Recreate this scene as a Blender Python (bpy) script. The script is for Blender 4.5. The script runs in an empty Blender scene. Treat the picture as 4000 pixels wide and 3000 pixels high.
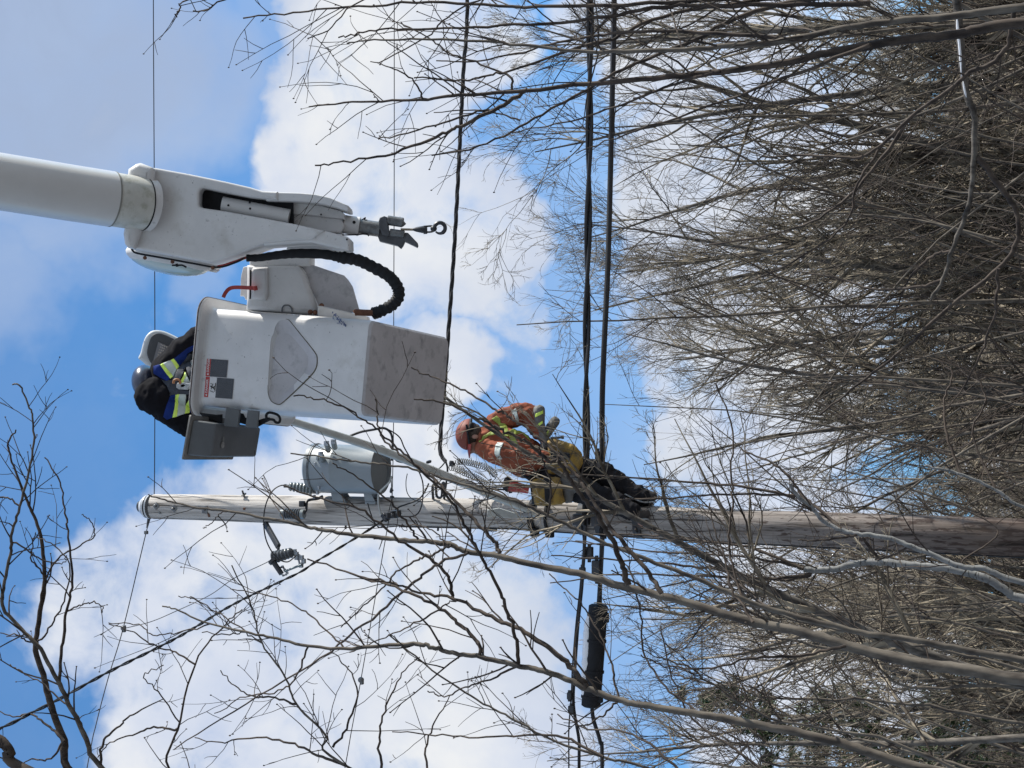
import bpy, bmesh, math, random
import numpy as np
from mathutils import Vector, Matrix, noise as mnoise
from mathutils.bvhtree import BVHTree

# ------------------------------------------------------------------ camera, sky, sun, exposure
scene = bpy.context.scene
COL = scene.collection
FPX = 7700.0                       # focal length in photo pixels (4000 px wide)
PITCH = math.radians(21.0)
F = np.array([0, math.cos(PITCH), math.sin(PITCH)])
RT = np.array([1.0, 0, 0])
UP = np.array([0, -math.sin(PITCH), math.cos(PITCH)])
CAM = np.array([0, 0, 1.6])

cam_data = bpy.data.cameras.new('camera')
cam = bpy.data.objects.new('camera', cam_data)
COL.objects.link(cam)
cam_data.sensor_width = 36.0
cam_data.lens = FPX * 36.0 / 4000.0
cam_data.clip_start = 0.1
cam_data.clip_end = 3000
M = Matrix.Identity(4)
for i in range(3):
    M[i][0] = -UP[i]; M[i][1] = RT[i]; M[i][2] = -F[i]; M[i][3] = CAM[i]
cam.matrix_world = M               # the phone was held upright, the picture lies on its side
scene.camera = cam

def unit(a): return a / (np.linalg.norm(a, axis=-1, keepdims=True) + 1e-12)
def ray(x, y):
    return F + RT * ((1500 - y) / FPX) + UP * ((2000 - x) / FPX)
def P(x, y, d):
    return CAM + ray(x, y) * d
def PY(x, y, Y):
    r = ray(x, y)
    return CAM + r * (Y / r[1])
def depth(p):
    return float((np.asarray(p) - CAM) @ F)

SUN_EL, SUN_AZ = math.radians(38), math.radians(84)     # azimuth from +Y towards +X
sun_dir = Vector((math.sin(SUN_AZ) * math.cos(SUN_EL), math.cos(SUN_AZ) * math.cos(SUN_EL), math.sin(SUN_EL)))
sd = bpy.data.lights.new('sun', 'SUN'); sd.energy = 4.9; sd.angle = math.radians(0.6); sd.color = (1.0, 0.95, 0.86)
so = bpy.data.objects.new('sun', sd); COL.objects.link(so)
so.rotation_euler = sun_dir.to_track_quat('Z', 'Y').to_euler()
so.location = (20, 5, 30)

world = bpy.data.worlds.new('World'); scene.world = world; world.use_nodes = True
def build_world():
    nt = world.node_tree; N = nt.nodes; L = nt.links
    N.clear()
    out = N.new('ShaderNodeOutputWorld'); bg = N.new('ShaderNodeBackground')
    sky = N.new('ShaderNodeTexSky'); sky.sky_type = 'NISHITA'; sky.sun_disc = False
    sky.sun_elevation = SUN_EL; sky.sun_rotation = SUN_AZ
    sky.air_density = 1.0; sky.dust_density = 0.25; sky.ozone_density = 3.0
    tc = N.new('ShaderNodeTexCoord')
    nrm = N.new('ShaderNodeVectorMath'); nrm.operation = 'NORMALIZE'; L.new(tc.outputs['Generated'], nrm.inputs[0])
    def math_(op, a, b=None, c=None, clamp=False):
        n = N.new('ShaderNodeMath'); n.operation = op; n.use_clamp = clamp
        for i, v in enumerate((a, b, c)):
            if v is None: continue
            if isinstance(v, (int, float)): n.inputs[i].default_value = v
            else: L.new(v, n.inputs[i])
        return n.outputs[0]
    def noise(scale, detail, rough=0.55, off=(0, 0, 0), dist=0.0):
        mp = N.new('ShaderNodeMapping'); mp.inputs['Location'].default_value = off
        L.new(nrm.outputs[0], mp.inputs['Vector'])
        n = N.new('ShaderNodeTexNoise'); n.inputs['Scale'].default_value = scale
        n.inputs['Detail'].default_value = detail; n.inputs['Roughness'].default_value = rough
        n.inputs['Distortion'].default_value = dist
        L.new(mp.outputs[0], n.inputs['Vector'])
        return n
    # the vector that measures distance to each cloud bank is ruffled by a noise
    wob = noise(9, 5, 0.6); wsub = N.new('ShaderNodeVectorMath'); wsub.operation = 'SUBTRACT'
    L.new(wob.outputs['Color'], wsub.inputs[0]); wsub.inputs[1].default_value = (0.5, 0.5, 0.5)
    wsc = N.new('ShaderNodeVectorMath'); wsc.operation = 'SCALE'; wsc.inputs['Scale'].default_value = 0.10
    L.new(wsub.outputs[0], wsc.inputs[0])
    wv = N.new('ShaderNodeVectorMath'); wv.operation = 'ADD'; L.new(nrm.outputs[0], wv.inputs[0]); L.new(wsc.outputs[0], wv.inputs[1])
    def bank(lst, soft):
        acc = None
        for (x, y, r, amp) in lst:
            d = ray(x, y); d = d / np.linalg.norm(d)
            ds = N.new('ShaderNodeVectorMath'); ds.operation = 'DISTANCE'
            L.new(wv.outputs[0], ds.inputs[0]); ds.inputs[1].default_value = tuple(d)
            mr = N.new('ShaderNodeMapRange'); mr.interpolation_type = 'SMOOTHSTEP'
            mr.inputs['From Min'].default_value = r / FPX * (1 + soft); mr.inputs['From Max'].default_value = r / FPX * (1 - soft)
            mr.inputs['To Min'].default_value = 0; mr.inputs['To Max'].default_value = amp
            L.new(ds.outputs['Value'], mr.inputs['Value'])
            acc = mr.outputs[0] if acc is None else math_('MAXIMUM', acc, mr.outputs[0])
        return acc
    white = bank([(1500, 300, 470, 1.0), (1250, 650, 250, .9), (1500, 850, 480, 1.0), (1800, 950, 330, .95), (1250, 1000, 200, .7), (1950, 1200, 190, .65),
                  (1650, 1450, 230, .85), (1750, 100, 380, .8), (1900, 1450, 170, .5),
                  (1200, 2300, 720, 1.0), (1700, 2300, 480, 1.0), (1650, 2750, 640, 1.0), (800, 2050, 330, .75), (600, 2350, 470, .95), (950, 2850, 560, 1.0),
                  (1500, 1880, 380, .95), (300, 2250, 190, .75), (950, 1850, 210, .6), (2000, 2750, 260, .8), (1950, 1950, 170, .6),
                  (2880, 700, 520, 1.1), (2850, 1080, 460, 1.1), (3000, 200, 650, .9), (3000, 1500, 480, 1.05), (2700, 1750, 230, .8), (2980, 2050, 360, .95),
                  (3300, 1000, 600, 1.0), (2560, 2400, 130, .5), (3300, 2400, 560, 1.05), (3100, 2850, 420, .85), (2350, 60, 200, .7)], 0.26)
    thin = bank([(150, 250, 620, .92), (600, 350, 420, .66), (350, 850, 280, .5), (60, 1150, 260, .42), (760, 1150, 120, .35), (1000, 60, 260, .35), (2250, 1350, 480, .30), (2350, 700, 420, .32), (2400, 2500, 420, .36), (2350, 1900, 380, .36)], 0.45)
    n1 = noise(26, 8, 0.62, (1.3, 0.2, 4.1), 0.3)
    n1c = math_('MULTIPLY_ADD', n1.outputs['Fac'], 1.25, -0.62)
    n3 = noise(13, 4, 0.55, (4.4, 8.1, 2.6), 0.4); n3c = math_('MULTIPLY_ADD', n3.outputs['Fac'], 1.5, -0.74)
    f0 = math_('ADD', math_('ADD', white, math_('MULTIPLY', n1c, 1.25)), n3c)
    cov = N.new('ShaderNodeMapRange'); cov.interpolation_type = 'SMOOTHSTEP'
    cov.inputs['From Min'].default_value = 0.12; cov.inputs['From Max'].default_value = 1.08; cov.inputs['To Max'].default_value = .97
    L.new(f0, cov.inputs['Value'])
    thinc = math_('MULTIPLY', thin, math_('MULTIPLY_ADD', n1.outputs['Fac'], 0.6, 0.62), clamp=True)
    wisp_fill = noise(7, 6, 0.6, (3, 1, 2)); wp = N.new('ShaderNodeMapRange'); wp.inputs['From Min'].default_value = .36; wp.inputs['From Max'].default_value = .56
    L.new(wisp_fill.outputs['Fac'], wp.inputs['Value'])
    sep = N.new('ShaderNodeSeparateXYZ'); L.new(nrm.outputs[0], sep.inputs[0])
    back_fill = N.new('ShaderNodeMapRange'); back_fill.interpolation_type = 'SMOOTHSTEP'; back_fill.inputs['From Min'].default_value = .55; back_fill.inputs['From Max'].default_value = -.1
    back_fill.inputs['To Min'].default_value = .06; back_fill.inputs['To Max'].default_value = 1.0; L.new(sep.outputs['Y'], back_fill.inputs['Value'])  # unseen cloud cover added behind the camera to brighten the bucket front
    L.new(back_fill.outputs[0], wp.inputs['To Max'])
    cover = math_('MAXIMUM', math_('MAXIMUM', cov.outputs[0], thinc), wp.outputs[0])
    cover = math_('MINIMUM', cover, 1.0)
    # thickness shading of the cloud itself
    n2 = noise(15, 7, 0.55, (7.7, 3.1, 0.4), 0.2)
    br = N.new('ShaderNodeValToRGB'); L.new(n2.outputs['Fac'], br.inputs[0])
    e = br.color_ramp.elements
    e[0].position = 0.30; e[0].color = (0.66, 0.74, 0.92, 1); e[1].position = 0.66; e[1].color = (0.98, 0.99, 1.0, 1)
    m = e.new(0.48); m.color = (0.80, 0.85, 0.96, 1)
    core = bank([(1780, 2430, 420, .5), (1500, 450, 420, .35), (1600, 900, 400, .3), (1100, 2250, 450, .2)], 0.9)
    thick = N.new('ShaderNodeMix'); thick.data_type = 'RGBA'; thick.inputs['B'].default_value = (0.93, 0.945, 0.955, 1)
    L.new(core, thick.inputs['Factor']); L.new(br.outputs[0], thick.inputs['A'])
    gl = N.new('ShaderNodeMix'); gl.data_type = 'RGBA'; gl.inputs['B'].default_value = (0.44, 0.54, 0.74, 1)
    L.new(math_('MULTIPLY', thinc, 1.1, clamp=True), gl.inputs['Factor']); L.new(thick.outputs['Result'], gl.inputs['A'])
    sk = N.new('ShaderNodeVectorMath'); sk.operation = 'MULTIPLY'; sk.inputs[1].default_value = (.64, 1.10, 1.34)
    L.new(sky.outputs[0], sk.inputs[0])
    cs = N.new('ShaderNodeVectorMath'); cs.operation = 'SCALE'; cs.inputs['Scale'].default_value = 1 / 0.1 * CLOUD_GAIN
    L.new(gl.outputs['Result'], cs.inputs[0])
    mix = N.new('ShaderNodeMix'); mix.data_type = 'RGBA'
    L.new(cover, mix.inputs['Factor']); L.new(sk.outputs[0], mix.inputs['A']); L.new(cs.outputs[0], mix.inputs['B'])
    L.new(mix.outputs['Result'], bg.inputs['Color']); bg.inputs['Strength'].default_value = 0.10
    L.new(bg.outputs[0], out.inputs['Surface'])
CLOUD_GAIN = 0.60
build_world()
vs = scene.view_settings
vs.view_transform = 'Standard'; vs.look = 'None'; vs.gamma = 1; vs.exposure = 0.6; vs.use_curve_mapping = False

# ------------------------------------------------------------------ helpers
ORIGIN = {}
rng = np.random.default_rng(7)
random.seed(7)

class MB:
    """collects pieces in world coordinates, build() links them as ONE mesh object"""
    def __init__(s): s.v = []; s.f = []; s.n = 0; s.big = []
    def add(s, verts, faces):
        verts = np.asarray(verts, float)
        s.v.append(verts); o = s.n
        s.f += [tuple(i + o for i in f) for f in faces]
        s.n += len(verts); return s
    def addquads(s, verts, quads):
        s.v.append(verts); s.big.append(quads + s.n); s.n += len(verts); return s
    def addmesh(s, me, mat4=None):
        vv = np.array([(mat4 @ v.co if mat4 else v.co)[:] for v in me.vertices])
        return s.add(vv, [tuple(p.vertices) for p in me.polygons])
    def tube(s, pts, r, k=8, cap=True):
        pts = np.asarray(pts, float); n = len(pts)
        r = np.full(n, r) if np.isscalar(r) else np.asarray(r, float)
        if len(r) != n: r = np.interp(np.linspace(0, 1, n), np.linspace(0, 1, len(r)), r)
        t = np.gradient(pts, axis=0); t /= np.linalg.norm(t, axis=1)[:, None] + 1e-12
        a = np.cross(t[0], [0.3, 0.2, 0.93]); a /= np.linalg.norm(a)
        V = []
        ang = np.linspace(0, 2 * math.pi, k, endpoint=False)
        for i in range(n):
            a = a - t[i] * (a @ t[i]); a /= np.linalg.norm(a) + 1e-12
            b = np.cross(t[i], a)
            V.append(pts[i] + r[i] * (np.cos(ang)[:, None] * a + np.sin(ang)[:, None] * b))
        V = np.concatenate(V); fs = []
        for i in range(n - 1):
            for j in range(k):
                j2 = (j + 1) % k
                fs.append((i * k + j, i * k + j2, (i + 1) * k + j2, (i + 1) * k + j))
        if cap: fs.append(tuple(range(k))[::-1]); fs.append(tuple((n - 1) * k + j for j in range(k)))
        return s.add(V, fs)
    def lathe(s, a, b, prof, k=20):
        """profile [(t along a->b in metres, radius)]"""
        a = np.asarray(a, float); b = np.asarray(b, float); t = b - a; t /= np.linalg.norm(t)
        u = np.cross(t, [0.31, 0.22, 0.93]); u /= np.linalg.norm(u); w = np.cross(t, u)
        ang = np.linspace(0, 2 * math.pi, k, endpoint=False)
        V = np.concatenate([a + t * h + max(r, 1e-4) * (np.cos(ang)[:, None] * u + np.sin(ang)[:, None] * w) for h, r in prof])
        fs = []
        n = len(prof)
        for i in range(n - 1):
            for j in range(k):
                j2 = (j + 1) % k
                fs.append((i * k + j, i * k + j2, (i + 1) * k + j2, (i + 1) * k + j))
        fs.append(tuple(range(k))[::-1]); fs.append(tuple((n - 1) * k + j for j in range(k)))
        return s.add(V, fs)
    def ball(s, c, r, k=12, m=8, axes=None):
        c = np.asarray(c, float); r = np.array([r, r, r]) if np.isscalar(r) else np.asarray(r, float)
        ax = np.eye(3) if axes is None else np.asarray(axes)
        V = []
        for i in range(1, m):
            th = math.pi * i / m
            for j in range(k):
                ph = 2 * math.pi * j / k
                V.append([math.sin(th) * math.cos(ph), math.sin(th) * math.sin(ph), math.cos(th)])
        V.append([0, 0, 1]); V.append([0, 0, -1]); V = np.array(V) * r
        V = c + V @ ax
        fs = []
        for i in range(m - 2):
            for j in range(k):
                j2 = (j + 1) % k
                fs.append((i * k + j, (i + 1) * k + j, (i + 1) * k + j2, i * k + j2))
        top = (m - 1) * k; bot = top + 1
        for j in range(k):
            j2 = (j + 1) % k
            fs.append((top, j, j2)); fs.append((bot, (m - 2) * k + j2, (m - 2) * k + j))
        return s.add(V, fs)
    def box(s, c, size, axes=None, bev=0.0, seg=2):
        bm = bmesh.new(); bmesh.ops.create_cube(bm, size=1)
        for v in bm.verts: v.co = Vector((v.co.x * size[0], v.co.y * size[1], v.co.z * size[2]))
        if bev > 0: bmesh.ops.bevel(bm, geom=bm.edges[:], offset=bev, segments=seg, profile=0.5, affect='EDGES')
        bm.verts.index_update()
        ax = np.eye(3) if axes is None else np.asarray(axes)
        V = np.asarray(c) + np.array([v.co[:] for v in bm.verts]) @ ax
        fs = [tuple(v.index for v in f.verts) for f in bm.faces]; bm.free()
        return s.add(V, fs)
    def hexa(s, pts8, bev=0.0, seg=2):
        """box from 8 corners: 0-3 one face, 4-7 the face opposite, same order"""
        bm = bmesh.new(); vs_ = [bm.verts.new(Vector(p)) for p in pts8]
        for q in ((0, 1, 2, 3), (7, 6, 5, 4), (0, 4, 5, 1), (1, 5, 6, 2), (2, 6, 7, 3), (3, 7, 4, 0)): bm.faces.new([vs_[i] for i in q])
        bmesh.ops.recalc_face_normals(bm, faces=bm.faces)
        if bev > 0: bmesh.ops.bevel(bm, geom=bm.edges[:], offset=bev, segments=seg, profile=0.5, affect='EDGES')
        bm.verts.index_update()
        V = np.array([v.co[:] for v in bm.verts]); fs = [tuple(v.index for v in f.verts) for f in bm.faces]; bm.free()
        return s.add(V, fs)
    def slab(s, loops, d, thick, bev=0.0, tilt=None, res=3):
        """solid plate: outline(s) given in picture pixels at depth d, real thickness (away from the camera), optional holes"""
        cu = bpy.data.curves.new('c', 'CURVE'); cu.dimensions = '2D'; cu.fill_mode = 'BOTH'
        c = np.mean(np.array(loops[0], float), axis=0)
        for lp in loops:
            sp = cu.splines.new('POLY'); sp.points.add(len(lp) - 1); sp.use_cyclic_u = True
            for q, (x, y) in zip(sp.points, lp): q.co = ((x - c[0]) * d / FPX, -(y - c[1]) * d / FPX, 0, 1)
        cu.extrude = max(thick / 2 - bev, 1e-4); cu.bevel_depth = bev; cu.bevel_resolution = res; cu.offset = -bev
        o = bpy.data.objects.new('c', cu); COL.objects.link(o)
        dg = bpy.context.evaluated_depsgraph_get(); me = bpy.data.meshes.new_from_object(o.evaluated_get(dg))
        V = np.array([v.co[:] for v in me.vertices]); fs = [tuple(p.vertices) for p in me.polygons]
        bpy.data.objects.remove(o); bpy.data.curves.remove(cu); bpy.data.meshes.remove(me)
        ex, ey, ez = -UP, RT, -F
        if tilt is not None:      # slope of depth per pixel (x, y): plate swings away from the picture plane
            V[:, 2] -= (V[:, 0] * tilt[0] - V[:, 1] * tilt[1])
        W = P(c[0], c[1], d + thick / 2) + V[:, :1] * ex + V[:, 1:2] * ey + V[:, 2:] * ez
        return s.add(W, fs)
    def build(s, name, mat, parent=None, smooth=35, origin=None):
        V = np.concatenate(s.v) if s.v else np.zeros((0, 3))
        if parent is not None: org = ORIGIN[parent.name]
        elif origin is not None: org = np.asarray(origin, float)
        else: org = V.mean(axis=0); org[2] = V[:, 2].min()
        me = bpy.data.meshes.new(name)
        if s.big and not s.f:
            Q = np.concatenate(s.big); nf = len(Q)
            me.vertices.add(len(V)); me.vertices.foreach_set('co', (V - org).astype(np.float32).ravel())
            me.loops.add(nf * 4); me.loops.foreach_set('vertex_index', Q.astype(np.int32).ravel())
            me.polygons.add(nf); me.polygons.foreach_set('loop_start', np.arange(nf, dtype=np.int32) * 4)
            me.update(calc_edges=True); me.validate()
        else:
            fs = s.f + [tuple(q) for Q in s.big for q in Q]
            me.from_pydata((V - org).tolist(), [], fs); me.update()
        if smooth:
            me.polygons.foreach_set('use_smooth', [True] * len(me.polygons))
            if smooth < 180 and not s.big:
                bm = bmesh.new(); bm.from_mesh(me); bmesh.ops.recalc_face_normals(bm, faces=bm.faces); bm.to_mesh(me); bm.free()
                me.polygons.foreach_set('use_smooth', [True] * len(me.polygons))
                me.set_sharp_from_angle(angle=math.radians(smooth))
        o = bpy.data.objects.new(name, me); COL.objects.link(o)
        if mat is not None:
            for m_ in (mat if isinstance(mat, (list, tuple)) else [mat]): me.materials.append(m_)
        if parent is not None: o.parent = parent; o.location = (0, 0, 0)
        else: o.location = org
        ORIGIN[o.name] = org
        return o

def tag(o, label=None, cat=None, group=None, kind=None):
    if label: o['label'] = label
    if cat: o['category'] = cat
    if group: o['group'] = group
    if kind: o['kind'] = kind
    return o
def empty(name, loc, label, cat, group=None):
    o = bpy.data.objects.new(name, None); COL.objects.link(o); o.empty_display_size = .1
    o.location = tuple(loc); ORIGIN[o.name] = np.asarray(loc, float)
    return tag(o, label, cat, group)

def cr(pts, n=8):
    """smooth curve through points (Catmull-Rom), works for any dimension"""
    p = np.asarray(pts, float)
    if len(p) < 3:
        return p[0] + (p[-1] - p[0]) * np.linspace(0, 1, n + 1)[:, None]
    q = np.vstack([2 * p[0] - p[1], p, 2 * p[-1] - p[-2]]); out = []
    for i in range(1, len(q) - 2):
        for t in np.linspace(0, 1, n, endpoint=False):
            a, b, c, d = q[i - 1], q[i], q[i + 1], q[i + 2]
            out.append(.5 * ((2 * b) + (c - a) * t + (2 * a - 5 * b + 4 * c - d) * t * t + (3 * b - a - 3 * c + d) * t ** 3))
    out.append(p[-1]); return np.array(out)

def px_path(lst, Y0, Y1=None, n=5):
    """picture polyline -> smooth world polyline lying at ground distance Y0..Y1"""
    c = cr(lst, n); L = np.concatenate([[0], np.cumsum(np.linalg.norm(np.diff(c, axis=0), axis=1))]); L /= L[-1]
    Y1 = Y0 if Y1 is None else Y1
    return np.array([PY(x, y, Y0 + (Y1 - Y0) * l) for (x, y), l in zip(c, L)])
def d_path(lst, d0, d1=None, n=5):
    c = cr(lst, n); L = np.concatenate([[0], np.cumsum(np.linalg.norm(np.diff(c, axis=0), axis=1))]); L /= L[-1]
    d1 = d0 if d1 is None else d1
    return np.array([P(x, y, d0 + (d1 - d0) * l) for (x, y), l in zip(c, L)])
def mpx(p): return depth(p) / FPX        # metres per photo pixel there

# ------------------------------------------------------------------ materials
def mat(name, base, rough=.6, metal=0.0, var=.15, scale=9, bump=0.0, bscale=40, stretch=(1, 1, 1), spots=None, grime=None, sheen=0, spec=.5, coat=0, two=None):
    m = bpy.data.materials.new(name); m.use_nodes = True
    nt = m.node_tree; N = nt.nodes; L = nt.links; b = N['Principled BSDF']
    b.inputs['Roughness'].default_value = rough; b.inputs['Metallic'].default_value = metal
    b.inputs['Specular IOR Level'].default_value = spec
    if coat: b.inputs['Coat Weight'].default_value = coat; b.inputs['Coat Roughness'].default_value = .25
    if sheen: b.inputs['Sheen Weight'].default_value = sheen
    tc = N.new('ShaderNodeTexCoord'); mp = N.new('ShaderNodeMapping'); mp.inputs['Scale'].default_value = stretch
    L.new(tc.outputs['Object'], mp.inputs['Vector'])
    n = N.new('ShaderNodeTexNoise'); n.inputs['Scale'].default_value = scale; n.inputs['Detail'].default_value = 6; n.inputs['Roughness'].default_value = .6
    L.new(mp.outputs[0], n.inputs['Vector'])
    cr_ = N.new('ShaderNodeValToRGB'); L.new(n.outputs['Fac'], cr_.inputs[0])
    base = tuple(base); hi = tuple(min(1, c * (1 + var)) for c in base) if two is None else tuple(two); lo = tuple(c * (1 - var) for c in base)
    e = cr_.color_ramp.elements; e[0].position = .33; e[0].color = lo + (1,); e[1].position = .68; e[1].color = hi + (1,)
    col = cr_.outputs[0]
    for sp in (spots or []):              # (colour, noise scale, threshold lo, hi, strength)
        c2, sc, lo_, hi_, st = sp
        q = N.new('ShaderNodeTexNoise'); q.inputs['Scale'].default_value = sc; q.inputs['Detail'].default_value = 5; q.inputs['Roughness'].default_value = .65
        L.new(mp.outputs[0], q.inputs['Vector'])
        mr = N.new('ShaderNodeMapRange'); mr.inputs['From Min'].default_value = lo_; mr.inputs['From Max'].default_value = hi_; mr.inputs['To Max'].default_value = st
        L.new(q.outputs['Fac'], mr.inputs['Value'])
        mx = N.new('ShaderNodeMix'); mx.data_type = 'RGBA'; mx.inputs['B'].default_value = tuple(c2) + (1,)
        L.new(mr.outputs[0], mx.inputs['Factor']); L.new(col, mx.inputs['A']); col = mx.outputs['Result']
    if grime:                             # dirt that gathers where edges are worn: noise scaled by pointiness
        c2, st = grime
        g = N.new('ShaderNodeNewGeometry'); mr = N.new('ShaderNodeMapRange')
        mr.inputs['From Min'].default_value = .50; mr.inputs['From Max'].default_value = .62; mr.inputs['To Max'].default_value = st
        L.new(g.outputs['Pointiness'], mr.inputs['Value'])
        ml = N.new('ShaderNodeMath'); ml.operation = 'MULTIPLY'; L.new(mr.outputs[0], ml.inputs[0]); L.new(n.outputs['Fac'], ml.inputs[1])
        mx = N.new('ShaderNodeMix'); mx.data_type = 'RGBA'; mx.inputs['B'].default_value = tuple(c2) + (1,)
        L.new(ml.outputs[0], mx.inputs['Factor']); L.new(col, mx.inputs['A']); col = mx.outputs['Result']
    L.new(col, b.inputs['Base Color'])
    if bump:
        q = N.new('ShaderNodeTexNoise'); q.inputs['Scale'].default_value = bscale; q.inputs['Detail'].default_value = 4
        L.new(mp.outputs[0], q.inputs['Vector'])
        bp = N.new('ShaderNodeBump'); bp.inputs['Strength'].default_value = bump; bp.inputs['Distance'].default_value = .01
        L.new(q.outputs['Fac'], bp.inputs['Height']); L.new(bp.outputs[0], b.inputs['Normal'])
    return m
DK = (.10, .10, .11)
MT = dict(
 white=mat('white_fibreglass', (.60, .60, .60), .5, var=.07, scale=5, spots=[((.34, .32, .28), 6, .55, .78, .5), ((.06, .06, .07), 60, .66, .72, .85), ((.2, .2, .21), 20, .64, .72, .5)], bump=.05, bscale=20),
 boom=mat('white_gelcoat', (.55, .55, .545), .35, var=.04, scale=3, spots=[((.36, .36, .31), 6, .62, .8, .35), ((.1, .1, .1), 60, .74, .78, .7)], coat=.2),
 dirty=mat('scuffed_liner_recess_shade', (.46, .45, .465), .6, var=.12, scale=5, spots=[((.12, .125, .135), 10, .50, .72, .7), ((.08, .08, .09), 45, .66, .74, .6)], bump=.1),
 patina=mat('stained_gelcoat', (.50, .50, .46), .5, var=.1, scale=12, spots=[((.27, .27, .20), 16, .50, .72, .8)]),
 black=mat('black_rubber', (.014, .015, .018), .7, spec=.25, var=.3, bump=.2, bscale=60),
 blackm=mat('black_steel', (.035, .037, .042), .45, metal=.3, var=.3),
 steel=mat('galvanised_steel', (.33, .35, .37), .45, metal=.6, var=.25, scale=30, spots=[((.12, .10, .08), 25, .58, .7, .7)]),
 dsteel=mat('weathered_steel', (.16, .165, .17), .5, metal=.5, var=.35, scale=30, spots=[((.10, .07, .05), 25, .58, .7, .7)]),
 alu=mat('aluminium_tube', (.42, .43, .41), .5, metal=.45, var=.1, scale=14, spots=[((.25, .25, .2), 12, .5, .75, .5)]),
 grey=mat('grey_plastic', (.115, .125, .135), .55, var=.12, scale=8, spots=[((.20, .19, .17), 10, .58, .8, .4)]),
 red=mat('red_webbing', (.33, .035, .03), .6, var=.15),
 decalred=mat('decal_red', (.42, .03, .03), .5, var=.08),
 decaldark=mat('decal_dark', (.045, .05, .06), .5, var=.1),
 decalwhite=mat('decal_white', (.62, .62, .62), .5, var=.04, spots=[((.2, .2, .2), 60, .62, .7, .5)]),
 ink=mat('decal_ink', (.02, .02, .02), .6, var=.1),
 tank=mat('transformer_paint', (.21, .24, .26), .42, var=.05, scale=6, spots=[((.18, .16, .13), 40, .68, .74, .8)], coat=.15),
 porcelain=mat('grey_porcelain', (.17, .195, .20), .3, var=.1, coat=.4),
 dporc=mat('dark_porcelain', (.055, .062, .07), .3, var=.15, coat=.4),
 wporc=mat('white_porcelain', (.55, .57, .60), .3, var=.06, coat=.4),
 cable=mat('black_cable', (.014, .014, .016), .6, var=.4, bump=.2, bscale=90),
 wire=mat('copper_wire', (.10, .10, .085), .5, metal=.4, var=.2),
 gwire=mat('blue_grey_wire', (.13, .17, .19), .5, metal=.3, var=.2),
 snow=mat('old_snow', (.78, .80, .84), .7, var=.04, bump=.3, bscale=30),
 glass=mat('dome_window', (.42, .52, .52), .12, var=.05, coat=.8),
 rust=mat('rust', (.13, .055, .03), .8, var=.3, scale=40),
)
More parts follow.
